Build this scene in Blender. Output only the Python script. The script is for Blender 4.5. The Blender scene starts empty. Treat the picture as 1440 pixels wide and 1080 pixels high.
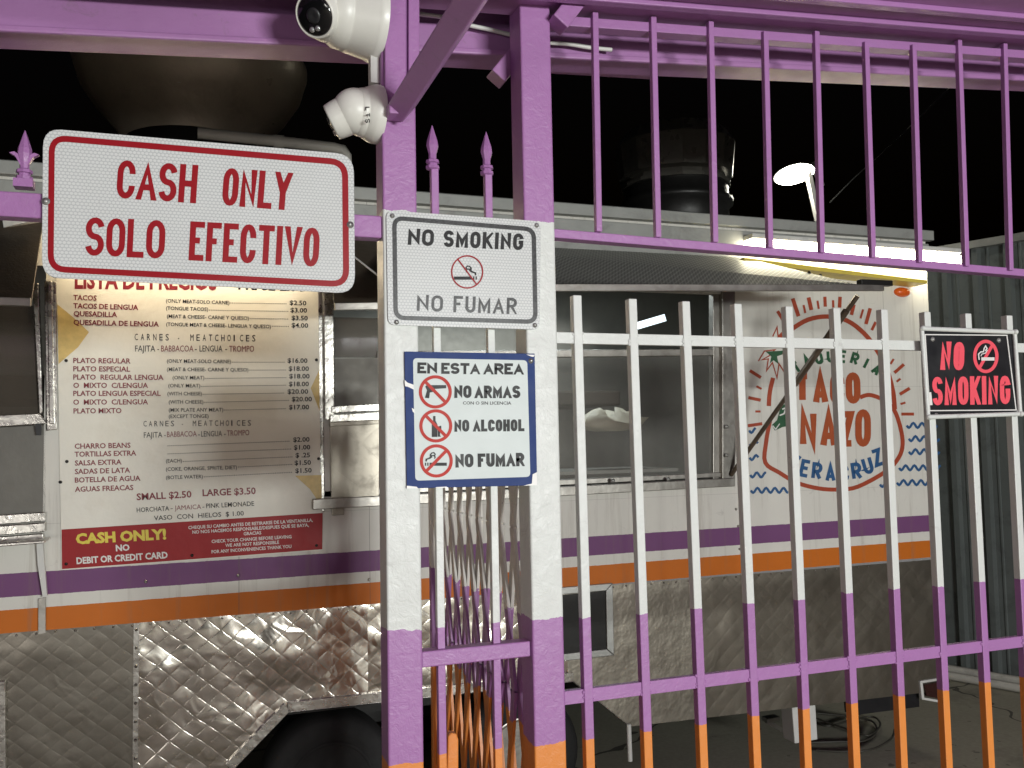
import bpy, bmesh, math, random
from mathutils import Vector, Matrix
random.seed(7)
S = bpy.context.scene
R = math.radians
# ------------------------------------------------------------------ camera, world, light
FPX, YAW, PITCH, ROLL, D, EYE = 1250.0, R(19.4), R(3.6), R(-1.09), 1.89, 1.60
fw = Vector((math.sin(YAW)*math.cos(PITCH), math.cos(YAW)*math.cos(PITCH), math.sin(PITCH)))
rt = Vector((math.cos(YAW), -math.sin(YAW), 0)); up = rt.cross(fw)
rt, up = math.cos(ROLL)*rt + math.sin(ROLL)*up, -math.sin(ROLL)*rt + math.cos(ROLL)*up
EYEP = Vector((0, -D, EYE))
cd = bpy.data.cameras.new('camera'); cam = bpy.data.objects.new('camera', cd); S.collection.objects.link(cam)
cd.sensor_width = 36; cd.lens = FPX/1440*36; cd.clip_start = .02; cd.clip_end = 500
cam.matrix_world = Matrix(((rt.x, up.x, -fw.x, EYEP.x), (rt.y, up.y, -fw.y, EYEP.y), (rt.z, up.z, -fw.z, EYEP.z), (0, 0, 0, 1)))
S.camera = cam
w = bpy.data.worlds.new('World'); S.world = w; w.use_nodes = True
sky = w.node_tree.nodes.new('ShaderNodeTexSky'); sky.sky_type = 'NISHITA'; sky.sun_disc = False
sky.sun_elevation = R(-4.5); sky.sun_rotation = R(200)
bg = w.node_tree.nodes['Background']; w.node_tree.links.new(sky.outputs[0], bg.inputs[0]); bg.inputs[1].default_value = .15
def area(name, loc, target, sx, sy, watts, col):
    l = bpy.data.lights.new(name, 'AREA'); l.shape = 'RECTANGLE'; l.size = sx; l.size_y = sy; l.energy = watts; l.color = col
    o = bpy.data.objects.new(name, l); S.collection.objects.link(o); o.location = loc
    o.rotation_euler = (Vector(target)-Vector(loc)).to_track_quat('-Z', 'Y').to_euler(); return o
area('canopy_lamp', (2.3, -6.5, 1.62), (.8, 0, 1.6), 1.6, .45, 370, (.965, 1, .97))
area('added_front_fill', (-2.8, -5.2, .95), (.0, 0, 1.6), 2.0, .6, 42, (1, .97, .92))  # added low fill with no known source, lifts the roof fan and truck side
S.view_settings.view_transform = 'Standard'; S.view_settings.look = 'None'; S.view_settings.exposure = 0; S.view_settings.gamma = 1
S.cycles.max_bounces = 6; S.cycles.caustics_reflective = False; S.cycles.caustics_refractive = False
S.cycles.use_denoising = True

# ------------------------------------------------------------------ a survey point of the photo -> a point on the wall plane y = Y (metres)
T = 1.65                                                  # the truck's side wall; the fence stands on y = 0
def P(x, y, Y=0.0):
    d = fw + rt*((x-720)/FPX) + up*((540-y)/FPX)
    return EYEP + d*((Y+D)/d.y)
def G(x, y, z=0.0):
    d = fw + rt*((x-720)/FPX) + up*((540-y)/FPX)
    return EYEP + d*((z-EYE)/d.z)
# ------------------------------------------------------------------ materials
def nt(name):
    m = bpy.data.materials.new(name); m.use_nodes = True; n = m.node_tree
    return m, n, n.nodes['Principled BSDF']
def N(n, t, **k):
    x = n.nodes.new(t)
    for a, b in k.items():
        if a.startswith('i_'): x.inputs[int(a[2:])].default_value = b
        else: setattr(x, a, b)
    return x
def math_(n, op, a, b=None, clamp=False):
    x = N(n, 'ShaderNodeMath', operation=op, use_clamp=clamp)
    for i, v in enumerate((a, b)):
        if v is None: continue
        if isinstance(v, (int, float)): x.inputs[i].default_value = v
        else: n.links.new(v, x.inputs[i])
    return x.outputs[0]
def mix(n, f, a, b, blend='MIX'):
    x = N(n, 'ShaderNodeMix', data_type='RGBA', blend_type=blend)
    for i, v in ((0, f), (6, a), (7, b)):
        if isinstance(v, (int, float)): x.inputs[i].default_value = v
        elif isinstance(v, tuple): x.inputs[i].default_value = v+(1,) if len(v) == 3 else v
        else: n.links.new(v, x.inputs[i])
    return x.outputs[2]
def pos(n): return N(n, 'ShaderNodeNewGeometry').outputs['Position']
def noise(n, sc, det=3, rough=.5, vec=None, dist=0):
    x = N(n, 'ShaderNodeTexNoise'); x.inputs['Scale'].default_value = sc; x.inputs['Detail'].default_value = det
    x.inputs['Roughness'].default_value = rough; x.inputs['Distortion'].default_value = dist
    n.links.new(vec if vec is not None else pos(n), x.inputs['Vector']); return x.outputs['Fac']
def scalev(n, v, s):
    x = N(n, 'ShaderNodeVectorMath', operation='MULTIPLY'); n.links.new(v, x.inputs[0]); x.inputs[1].default_value = s; return x.outputs[0]
def bump(n, b, h, st, di):
    x = N(n, 'ShaderNodeBump'); x.inputs['Strength'].default_value = st; x.inputs['Distance'].default_value = di
    n.links.new(h, x.inputs['Height']); n.links.new(x.outputs[0], b.inputs['Normal'])
def pbr(name, col, rough=.5, metal=0, var=.12, vs=9, bs=70, bd=.0006, spec=.5, coat=0, grime=0, gcol=(.06, .05, .04)):
    m, n, b = nt(name)
    f = noise(n, vs, 5, .6)
    c = mix(n, f, tuple(v*(1-var) for v in col), tuple(min(1, v*(1+var)) for v in col))
    if grime:
        g = noise(n, 5, 8, .7, dist=.6); g = math_(n, 'MULTIPLY', math_(n, 'SUBTRACT', g, .52, True), grime*6, True)
        c = mix(n, g, c, gcol)
    n.links.new(c, b.inputs['Base Color'])
    r = math_(n, 'ADD', math_(n, 'MULTIPLY', noise(n, vs*3, 3), .2), rough-.1); n.links.new(r, b.inputs['Roughness'])
    b.inputs['Metallic'].default_value = metal; b.inputs['Specular IOR Level'].default_value = spec; b.inputs['Coat Weight'].default_value = coat
    if bd: bump(n, b, noise(n, bs, 4, .6), .8, bd)
    return m
def emit(name, col, st):
    m, n, b = nt(name); b.inputs['Base Color'].default_value = (.8, .8, .8, 1)
    b.inputs['Emission Color'].default_value = col+(1,); b.inputs['Emission Strength'].default_value = st; return m
def sepz(n, v=None):
    s = N(n, 'ShaderNodeSeparateXYZ'); n.links.new(v if v is not None else pos(n), s.inputs[0]); return s.outputs
PUR, WHT, ORA = (.40, .18, .425), (.70, .725, .69), (.80, .275, .055)
def banded(name, bands, first, tilt=0.0, wob=.004, rough=.42, bd=.0012, bs=45, chips=True, grime=.35, var=.1, streak=None, spec=.5):
    """paint in horizontal bands; bands = [(height of the edge, colour below it), ...] from the top down"""
    m, n, b = nt(name)
    o = sepz(n)
    z = math_(n, 'ADD', o[2], math_(n, 'MULTIPLY', math_(n, 'SUBTRACT', noise(n, 30, 3), .5), wob*2))
    z = math_(n, 'ADD', z, math_(n, 'MULTIPLY', math_(n, 'SUBTRACT', noise(n, 150, 2), .5), wob))
    z = math_(n, 'ADD', z, math_(n, 'MULTIPLY', math_(n, 'SUBTRACT', noise(n, 9, 1), .5), wob*5)) if wob > .003 else z
    if tilt: z = math_(n, 'SUBTRACT', z, math_(n, 'MULTIPLY', o[0], tilt))
    c = None
    for h, col in bands:
        k = math_(n, 'LESS_THAN', z, h)
        c = mix(n, k, c if c is not None else first, col)
    if c is None: c = mix(n, 0.0, first, first)
    v = noise(n, 11, 5, .65)
    c = mix(n, math_(n, 'MULTIPLY', v, var*3), c, (.55, .5, .5), 'MULTIPLY')
    if grime:
        g = noise(n, 14, 9, .75, dist=.8); g = math_(n, 'MULTIPLY', math_(n, 'SUBTRACT', g, .6, True), grime*7, True)
        c = mix(n, g, c, (.18, .14, .13))
    if chips:
        g = math_(n, 'GREATER_THAN', noise(n, 60, 6, .7), .705)
        c = mix(n, g, c, (.30, .24, .26))
    if streak:
        sv = scalev(n, pos(n), (26, 26, 1.3)); g = math_(n, 'MULTIPLY', math_(n, 'SUBTRACT', noise(n, 1, 6, .7, vec=sv), .53, True), 1.7, True)
        c = mix(n, g, c, (.22, .17, .12))
        for xs_ in streak:
            g = math_(n, 'LESS_THAN', math_(n, 'ABSOLUTE', math_(n, 'SUBTRACT', o[0], xs_)), .0011); c = mix(n, math_(n, 'MULTIPLY', g, .55), c, (.12, .10, .09))
        for zs_ in (1.83, 2.06, 1.335):
            g = math_(n, 'LESS_THAN', math_(n, 'ABSOLUTE', math_(n, 'SUBTRACT', o[2], zs_)), .0009); c = mix(n, math_(n, 'MULTIPLY', g, .3), c, (.2, .18, .16))
    n.links.new(c, b.inputs['Base Color'])
    n.links.new(math_(n, 'ADD', math_(n, 'MULTIPLY', noise(n, 25, 4), .3), rough-.15), b.inputs['Roughness'])
    b.inputs['Specular IOR Level'].default_value = spec
    h = math_(n, 'ADD', noise(n, bs, 5, .6, dist=1.2), math_(n, 'MULTIPLY', noise(n, 240, 2), .25))
    bump(n, b, h, .9, bd); return m
ZW, ZPU, ZOR = 2.103, 1.200, .925
M = {}
M['post'] = banded('post_paint', [(ZW, WHT), (ZPU, PUR), (ZOR, ORA)], PUR, wob=.006, bd=.0016)
M['picket'] = banded('picket_paint', [(ZW, WHT), (1.193, PUR), (ZOR-.003, ORA)], PUR, bd=.0012)
M['gatep'] = banded('gate_paint', [(1.190, PUR), (.918, ORA)], WHT, bd=.0012)
M['fold'] = banded('folding_gate_paint', [(1.185, PUR), (.925, ORA)], (.80, .78, .72), bd=.001, wob=.02, grime=.7)
M['purple'] = banded('purple_paint', [], PUR, bd=.0016)
M['purple_beam'] = banded('purple_beam_paint', [], (.42, .20, .44), bd=.001, grime=.5)
M['soffit'] = banded('purple_soffit_paint', [], (.40, .19, .40), bd=.0006, chips=False, grime=.5)
M['white'] = banded('white_paint', [], WHT, bd=.0016)
TW = (.74, .72, .66)
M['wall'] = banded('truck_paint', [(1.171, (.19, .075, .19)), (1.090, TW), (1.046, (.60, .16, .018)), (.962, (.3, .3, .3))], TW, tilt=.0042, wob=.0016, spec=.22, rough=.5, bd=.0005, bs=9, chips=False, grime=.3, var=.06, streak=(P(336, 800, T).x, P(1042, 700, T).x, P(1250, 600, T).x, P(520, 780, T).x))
M['menu'] = pbr('menu_vinyl', (.80, .77, .69), .42, spec=.3, var=.05, vs=6, bs=7, bd=.004, grime=.15, gcol=(.45, .36, .25))
M['menu_red'] = pbr('menu_red', (.33, .022, .025), .42, bs=7, bd=.003, spec=.2)
M['menu_yel'] = pbr('menu_yellow', (.62, .45, .16), .4, var=.3, vs=40, bs=7, bd=.003)
M['ink_dred'] = pbr('dark_red_ink', (.20, .012, .022), .4, bd=0)
M['ink_black'] = pbr('black_ink', (.014, .013, .014), .45, bd=0, spec=.2)
M['ink_glare'] = pbr('glare_black_ink', (.025, .025, .026), .28, bd=0, var=.4, vs=30, spec=.35)  # paler, mottled black puts the sign's glare into the ink colour
M['ink_red'] = pbr('red_ink', (.42, .022, .03), .38, bd=0)
M['ink_yel'] = pbr('yellow_ink', (.75, .60, .06), .4, bd=0)
M['ink_white'] = pbr('white_ink', (.75, .73, .7), .4, bd=0)
M['sign_red'] = pbr('sign_red', (.30, .008, .014), .34, bd=.0002, var=.1, spec=.2)
M['coral'] = pbr('coral_plastic', (.85, .095, .13), .4, bd=.0002)
M['blk_plastic'] = pbr('black_plastic', (.012, .012, .014), .36, bd=.0002, grime=.15, gcol=(.1, .1, .1))
M['sign_white'] = pbr('sign_white', (.66, .72, .70), .5, spec=.25, var=.04, bd=.0003)
M['sign_blue'] = pbr('sign_blue', (.02, .045, .17), .5, spec=.15, var=.2, bd=.0006)
M['ring_red'] = pbr('ring_red', (.50, .045, .035), .5, spec=.15, bd=0)
M['mural_red'] = pbr('mural_red', (.38, .058, .022), .5, var=.25, vs=30, bd=.0002)
M['mural_brown'] = pbr('mural_brown', (.40, .078, .02), .5, var=.2, vs=30, bd=.0002)
M['mural_green'] = pbr('mural_green', (.022, .095, .04), .5, var=.3, vs=30, bd=.0002)
M['mural_blue'] = pbr('mural_blue', (.022, .095, .24), .5, var=.3, vs=30, bd=.0002)
M['steel'] = pbr('stainless', (.55, .53, .49), .28, 1, var=.2, vs=12, bs=14, bd=.004, grime=.25, gcol=(.12, .10, .08))
M['steel_dull'] = pbr('dull_steel', (.36, .34, .31), .42, 1, var=.25, vs=10, bs=20, bd=.002, grime=.4, gcol=(.10, .08, .06))
M['galv'] = pbr('galvanised', (.42, .42, .40), .45, .8, var=.2, vs=18, bs=30, bd=.001, grime=.3)
M['dark_metal'] = pbr('dark_metal', (.018, .017, .016), .42, .4, var=.3, bd=.0005)
M['fan_metal'] = pbr('fan_metal', (.15, .14, .12), .30, .5, var=.4, vs=5, bs=10, bd=.004)
M['brown_int'] = pbr('brown_interior', (.075, .058, .045), .6, 0, var=.2, bd=.0008)
M['int_wall'] = pbr('interior_steel', (.30, .29, .26), .5, .4, var=.2, bs=6, bd=.004)
M['roof_trim'] = pbr('roof_trim', (.36, .36, .34), .5, .2, var=.15, bd=.0008, grime=.3)
M['fan_bowl'] = pbr('fan_bowl', (.62, .54, .42), .32, .25, var=.3, vs=3, bs=4, bd=.008, grime=.2, gcol=(.12, .10, .08))
M['rubber'] = pbr('rubber', (.012, .012, .012), .75, bd=.001)
M['camw'] = pbr('camera_white', (.74, .73, .67), .36, var=.06, bd=.0002, grime=.08, gcol=(.5, .48, .4))
M['lens'] = pbr('black_lens', (.006, .006, .007), .12, bd=0, coat=.5)
M['led'] = pbr('led_lens', (.45, .45, .45), .1, .6, bd=0)
M['orange_lens'] = pbr('orange_lens', (.75, .12, .015), .25, bd=0, coat=.4)
M['red_lens'] = pbr('red_lens', (.035, .010, .009), .25, bd=0, coat=.4)
M['wplastic'] = pbr('white_plastic', (.66, .65, .62), .45, bd=.0003, grime=.25)
M['pvc'] = pbr('grey_pipe', (.5, .48, .43), .45, bd=.0003, grime=.3)
M['cable'] = pbr('black_cable', (.045, .04, .032), .5, bd=0)
M['bag'] = pbr('cream_bag', (.82, .74, .58), .5, bs=40, bd=.003)
M['corr'] = pbr('corrugated_paint', (.14, .155, .15), .42, .2, var=.22, vs=4, bs=30, bd=.0006, grime=.5, gcol=(.05, .05, .05))
M['tube_warm'] = emit('warm_tube', (1, .82, .55), 26)
M['tube_bright'] = emit('bright_tube', (1, .93, .70), 22)
M['flood'] = emit('flood_face', (1, .97, .82), 70)
M['intlamp'] = emit('interior_lamp', (.78, .95, 1), 1.6)
def reflective(name, pitch=.0075):
    m, n, b = nt(name)
    o = sepz(n); a = math_(n, 'DIVIDE', o[0], pitch); q = math_(n, 'DIVIDE', o[2], pitch*.866)
    a2 = math_(n, 'ADD', a, math_(n, 'MULTIPLY', math_(n, 'MODULO', math_(n, 'FLOOR', q), 2), .5))
    fx = math_(n, 'SUBTRACT', math_(n, 'FRACT', a2), .5); fy = math_(n, 'SUBTRACT', math_(n, 'FRACT', q), .5)
    d = math_(n, 'SQRT', math_(n, 'ADD', math_(n, 'MULTIPLY', fx, fx), math_(n, 'MULTIPLY', fy, fy)))
    k = math_(n, 'MULTIPLY', math_(n, 'SUBTRACT', d, .36, True), 7, True)
    c = mix(n, k, (.70, .72, .71), (.51, .53, .535))
    c = mix(n, math_(n, 'MULTIPLY', noise(n, 7, 6, .7), .5), c, (.8, .78, .75), 'MULTIPLY')
    for sv_ in ((3, 3, 420), (260, 40, 9)):
        g = math_(n, 'MULTIPLY', math_(n, 'SUBTRACT', noise(n, 1, 2, .5, vec=scalev(n, pos(n), sv_)), .70, True), 5, True); c = mix(n, g, c, (.42, .42, .42))
    g = math_(n, 'MULTIPLY', math_(n, 'SUBTRACT', noise(n, 22, 9, .8), .63, True), 3, True); c = mix(n, g, c, (.33, .30, .27))
    n.links.new(c, b.inputs['Base Color']); b.inputs['Roughness'].default_value = .27; b.inputs['Specular IOR Level'].default_value = .3
    bump(n, b, math_(n, 'ADD', noise(n, 5, 2), math_(n, 'MULTIPLY', d, .04)), .6, .003); return m
M['reflect'] = reflective('reflective_sheeting')
def quilted(name, pitch, warp, base, rough, depth, seed):
    """pressed diamond-quilt stainless sheet, dented"""
    m, n, b = nt(name)
    p = N(n, 'ShaderNodeVectorMath', operation='ADD'); n.links.new(pos(n), p.inputs[0]); p.inputs[1].default_value = (seed, 0, seed*.7)
    o = sepz(n, p.outputs[0])
    wv = math_(n, 'MULTIPLY', math_(n, 'SUBTRACT', noise(n, 6, 3, vec=p.outputs[0]), .5), .03)
    u = math_(n, 'DIVIDE', math_(n, 'ADD', math_(n, 'ADD', o[0], math_(n, 'MULTIPLY', o[2], 1.15)), wv), pitch)
    v = math_(n, 'DIVIDE', math_(n, 'SUBTRACT', math_(n, 'SUBTRACT', o[0], math_(n, 'MULTIPLY', o[2], 1.15)), wv), pitch)
    tri = lambda s: math_(n, 'POWER', math_(n, 'ABSOLUTE', math_(n, 'SINE', math_(n, 'MULTIPLY', s, math.pi))), .45)
    q = math_(n, 'MULTIPLY', tri(u), tri(v))
    big = noise(n, 3.2, 1.5, .45, vec=p.outputs[0], dist=.3)
    sm = noise(n, 11, 1.5, .4, vec=p.outputs[0], dist=1.0)
    h = math_(n, 'ADD', math_(n, 'MULTIPLY', q, depth), math_(n, 'ADD', math_(n, 'MULTIPLY', big, warp), math_(n, 'MULTIPLY', sm, warp*.08)))
    st = noise(n, 9, 8, .7, vec=p.outputs[0]); st = math_(n, 'MULTIPLY', math_(n, 'SUBTRACT', st, .5, True), 2.2, True)
    n.links.new(mix(n, st, base, tuple(x*.45 for x in base)), b.inputs['Base Color'])
    n.links.new(math_(n, 'ADD', math_(n, 'MULTIPLY', st, .25), rough), b.inputs['Roughness'])
    b.inputs['Metallic'].default_value = 1
    bump(n, b, h, 1, 1); return m
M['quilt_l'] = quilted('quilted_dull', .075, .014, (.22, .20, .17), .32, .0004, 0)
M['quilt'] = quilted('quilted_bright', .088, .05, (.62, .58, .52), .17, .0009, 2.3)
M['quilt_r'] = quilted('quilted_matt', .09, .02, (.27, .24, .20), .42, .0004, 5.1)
def plate(name):
    m, n, b = nt(name)
    o = sepz(n); p = .026
    a = math_(n, 'DIVIDE', math_(n, 'ADD', o[0], o[1]), p); c = math_(n, 'DIVIDE', math_(n, 'SUBTRACT', o[0], o[1]), p)
    k = math_(n, 'MODULO', math_(n, 'ADD', math_(n, 'FLOOR', a), math_(n, 'FLOOR', c)), 2)
    fa = math_(n, 'ABSOLUTE', math_(n, 'SUBTRACT', math_(n, 'FRACT', a), .5)); fc = math_(n, 'ABSOLUTE', math_(n, 'SUBTRACT', math_(n, 'FRACT', c), .5))
    l1 = math_(n, 'MULTIPLY', math_(n, 'LESS_THAN', fa, .16), math_(n, 'LESS_THAN', fc, .46)); l2 = math_(n, 'MULTIPLY', math_(n, 'LESS_THAN', fc, .16), math_(n, 'LESS_THAN', fa, .46))
    h = math_(n, 'ADD', math_(n, 'MULTIPLY', l1, math_(n, 'SUBTRACT', 1, k)), math_(n, 'MULTIPLY', l2, k))
    n.links.new(mix(n, h, (.24, .24, .22), (.58, .58, .54)), b.inputs['Base Color'])
    b.inputs['Metallic'].default_value = .35; b.inputs['Roughness'].default_value = .5
    bump(n, b, h, 1, .0015); return m
M['strut'] = pbr('strut_steel', (.14, .105, .075), .4, .5, var=.3, bd=.0003)
M['orange'] = banded('orange_paint', [], ORA, bd=.001)
M['plate'] = plate('tread_plate')
def glass(name, tint, alpha):
    m, n, b = nt(name)
    b.inputs['Base Color'].default_value = tint+(1,); b.inputs['Roughness'].default_value = .08; b.inputs['Specular IOR Level'].default_value = .7
    n.links.new(math_(n, 'ADD', math_(n, 'MULTIPLY', noise(n, 4, 4), .3), alpha-.15), b.inputs['Alpha']); return m
M['pane'] = glass('hazy_pane', (.34, .33, .30), .22)
M['pane_dark'] = glass('dark_pane', (.10, .085, .07), .62)
def ground_mat():
    m, n, b = nt('concrete')
    f = noise(n, 2.2, 8, .65); f2 = noise(n, 40, 4, .6)
    c = mix(n, f, (.36, .34, .26), (.52, .49, .39)); c = mix(n, math_(n, 'MULTIPLY', f2, .5), c, (.10, .09, .07))
    g = math_(n, 'MULTIPLY', math_(n, 'SUBTRACT', noise(n, 1.1, 6, .7), .55, True), 4, True); c = mix(n, g, c, (.07, .06, .05))
    vo = N(n, 'ShaderNodeTexVoronoi', feature='DISTANCE_TO_EDGE'); vo.inputs['Scale'].default_value = .55
    wp = N(n, 'ShaderNodeVectorMath', operation='ADD'); n.links.new(pos(n), wp.inputs[0]); nz = N(n, 'ShaderNodeTexNoise'); nz.inputs['Scale'].default_value = 3; n.links.new(pos(n), nz.inputs['Vector']); n.links.new(scalev(n, nz.outputs['Color'], (.5, .5, .5)), wp.inputs[1]); n.links.new(wp.outputs[0], vo.inputs['Vector'])
    ck = math_(n, 'LESS_THAN', vo.outputs['Distance'], .006); c = mix(n, math_(n, 'MULTIPLY', ck, .8), c, (.03, .028, .025))
    sp = math_(n, 'GREATER_THAN', noise(n, 16, 3), .70); c = mix(n, math_(n, 'MULTIPLY', sp, .6), c, (.05, .045, .04))
    n.links.new(c, b.inputs['Base Color']); b.inputs['Roughness'].default_value = .8; bump(n, b, f2, .6, .002); return m
M['ground'] = ground_mat()

# ------------------------------------------------------------------ mesh builder
class MB:
    def __init__(s): s.v = []; s.f = []; s.smooth = []
    def add(s, vs, fs, sm=False):
        o = len(s.v); s.v += [Vector(v) for v in vs]
        for f in fs: s.f.append([i+o for i in f]); s.smooth.append(sm)
        return s
    def box(s, a, b):
        x0, y0, z0 = a; x1, y1, z1 = b
        vs = [(x0, y0, z0), (x1, y0, z0), (x1, y1, z0), (x0, y1, z0), (x0, y0, z1), (x1, y0, z1), (x1, y1, z1), (x0, y1, z1)]
        return s.add(vs, [(0, 3, 2, 1), (4, 5, 6, 7), (0, 1, 5, 4), (1, 2, 6, 5), (2, 3, 7, 6), (3, 0, 4, 7)])
    def prism(s, poly, Y0, Y1):
        """outline measured on the plane Y0, pushed straight back to Y1"""
        front = [P(x, y, Y0) for x, y in poly]; return s.xprism(front, Y1-Y0)
    def xprism(s, front, dy):
        k = len(front); back = [p+Vector((0, dy, 0)) for p in front]
        fs = [list(range(k)), list(range(2*k-1, k-1, -1))] + [(i, i+k, (i+1) % k+k, (i+1) % k) for i in range(k)]
        return s.add(front+back, fs)
    def flat(s, poly, Y): return s.add([P(x, y, Y) for x, y in poly], [list(range(len(poly)))])
    def beam(s, a, b, w, d, up_=(0, 1, 0)):
        """square bar a->b; d is measured along up_ (default the depth axis), w across"""
        a, b = Vector(a), Vector(b); t = (b-a).normalized(); dv = Vector(up_); dv = (dv-t*dv.dot(t)).normalized(); wv = t.cross(dv)
        vs = [p+wv*w/2*i+dv*d/2*j for p in (a, b) for i, j in ((-1, -1), (1, -1), (1, 1), (-1, 1))]
        return s.add(vs, [(0, 1, 2, 3), (7, 6, 5, 4), (0, 4, 5, 1), (1, 5, 6, 2), (2, 6, 7, 3), (3, 7, 4, 0)])
    def lathe(s, c, ax, prof, n=32, sm=True):
        c = Vector(c); ax = Vector(ax).normalized(); q = ax.orthogonal().normalized(); r_ = ax.cross(q)
        vs = []; fs = []
        for t, r in prof:
            for i in range(n):
                a = 2*math.pi*i/n; vs.append(c+ax*t+(q*math.cos(a)+r_*math.sin(a))*max(r, 1e-5))
        for j in range(len(prof)-1):
            for i in range(n): fs.append((j*n+i, j*n+(i+1) % n, (j+1)*n+(i+1) % n, (j+1)*n+i))
        s.add(vs, fs, sm); k = len(prof)-1
        s.add(vs[:n], [list(range(n))[::-1]]); s.add(vs[k*n:], [list(range(n))]); return s
    def tube(s, pts, r, n=8):
        pts = [Vector(p) for p in pts]; vs = []; fs = []; prev = None
        for i, p in enumerate(pts):
            t = (pts[min(i+1, len(pts)-1)]-pts[max(i-1, 0)]).normalized()
            q = t.orthogonal().normalized() if prev is None else (prev-t*prev.dot(t)).normalized(); prev = q; w_ = t.cross(q)
            vs += [p+(q*math.cos(2*math.pi*k/n)+w_*math.sin(2*math.pi*k/n))*r for k in range(n)]
        for i in range(len(pts)-1):
            for k in range(n): fs.append((i*n+k, i*n+(k+1) % n, (i+1)*n+(k+1) % n, (i+1)*n+k))
        s.add(vs, fs, True); s.add(vs[:n], [list(range(n))[::-1]]); s.add(vs[-n:], [list(range(n))]); return s
    def build(s, name, m, parent=None, bevel=0, seg=2):
        me = bpy.data.meshes.new(name); o0 = Vector(parent['_o']) if parent is not None else Vector((0, 0, 0))
        me.from_pydata([tuple(v-o0) for v in s.v], [], s.f); me.polygons.foreach_set('use_smooth', s.smooth); me.update()
        bm = bmesh.new(); bm.from_mesh(me); bmesh.ops.recalc_face_normals(bm, faces=bm.faces); bm.to_mesh(me); bm.free()
        o = bpy.data.objects.new(name, me); S.collection.objects.link(o); me.materials.append(M[m])
        if parent is not None: o.parent = parent; o['_o'] = parent['_o']
        else: o['_o'] = (0, 0, 0)
        if bevel:
            b = o.modifiers.new('bevel', 'BEVEL'); b.width = bevel; b.segments = seg; b.limit_method = 'ANGLE'; b.angle_limit = R(40)
        return o
def tag(o, label=None, cat=None, group=None, kind=None):
    for k, v in (('label', label), ('category', cat), ('group', group), ('kind', kind)):
        if v: o[k] = v
    return o
def thing(name, loc, label, cat, group=None):
    o = bpy.data.objects.new(name, None); S.collection.objects.link(o); o.location = loc; o['_o'] = tuple(loc); o.empty_display_size = .1
    return tag(o, label, cat, group)

# ------------------------------------------------------------------ lettering
def arc(cx, cy, rx, ry, a0, a1, n=10): return [(cx+rx*math.cos(R(a0+(a1-a0)*i/n)), cy+ry*math.sin(R(a0+(a1-a0)*i/n))) for i in range(n+1)]
ry = .30
GL = {
 'A': [[(0, 0), (.5, 1), (1, 0)], [(.17, .30), (.83, .30)]],
 'C': [[(1, .68)]+arc(.5, 1-ry, .5, ry, 0, 180)+arc(.5, ry, .5, ry, 180, 360)+[(1, .32)]],
 'D': [[(0, 0), (0, 1), (.5, 1)]+arc(.5, .7, .5, .3, 90, 0, 6)+arc(.5, .3, .5, .3, 0, -90, 6)+[(0, 0)]],
 'E': [[(1, 1), (0, 1), (0, 0), (1, 0)], [(0, .52), (.85, .52)]],
 'F': [[(1, 1), (0, 1), (0, 0)], [(0, .52), (.85, .52)]],
 'G': [[(1, .70)]+arc(.5, 1-ry, .5, ry, 0, 180)+arc(.5, ry, .5, ry, 180, 360)+[(1, .46), (.58, .46)]],
 'H': [[(0, 0), (0, 1)], [(1, 0), (1, 1)], [(0, .5), (1, .5)]],
 'I': [[(0, 0), (0, 1)]],
 'K': [[(0, 0), (0, 1)], [(1, 1), (0, .38)], [(.30, .56), (1, 0)]],
 'L': [[(0, 1), (0, 0), (1, 0)]],
 'M': [[(0, 0), (0, 1), (.5, .15), (1, 1), (1, 0)]],
 'N': [[(0, 0), (0, 1), (1, 0), (1, 1)]],
 'O': [arc(.5, 1-ry, .5, ry, 0, 180)+arc(.5, ry, .5, ry, 180, 360)+[(1, 1-ry)]],
 'Q': [arc(.5, 1-ry, .5, ry, 0, 180)+arc(.5, ry, .5, ry, 180, 360)+[(1, 1-ry)], [(.55, .25), (1, -.05)]],
 'R': [[(0, 0), (0, 1), (.5, 1)]+arc(.5, .74, .5, .26, 90, -90, 10)+[(0, .48)], [(.45, .48), (1, 0)]],
 'S': [arc(.5, .75, .5, .25, 12, 270, 14)+arc(.5, .25, .5, .25, 90, -168, 14)[1:]],
 'T': [[(0, 1), (1, 1)], [(.5, 1), (.5, 0)]],
 'U': [[(0, 1), (0, .3)]+arc(.5, .3, .5, .3, 180, 360)+[(1, 1)]],
 'V': [[(0, 1), (.5, 0), (1, 1)]],
 'Y': [[(0, 1), (.5, .45), (1, 1)], [(.5, .45), (.5, 0)]],
 'Z': [[(0, 1), (1, 1), (0, 0), (1, 0)]],
}
GW = {'I': 0.0, 'M': 1.3, 'A': 1.12, 'V': 1.1, 'Y': 1.1, 'E': .9, 'F': .88, 'L': .85, ' ': .75}
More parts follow.
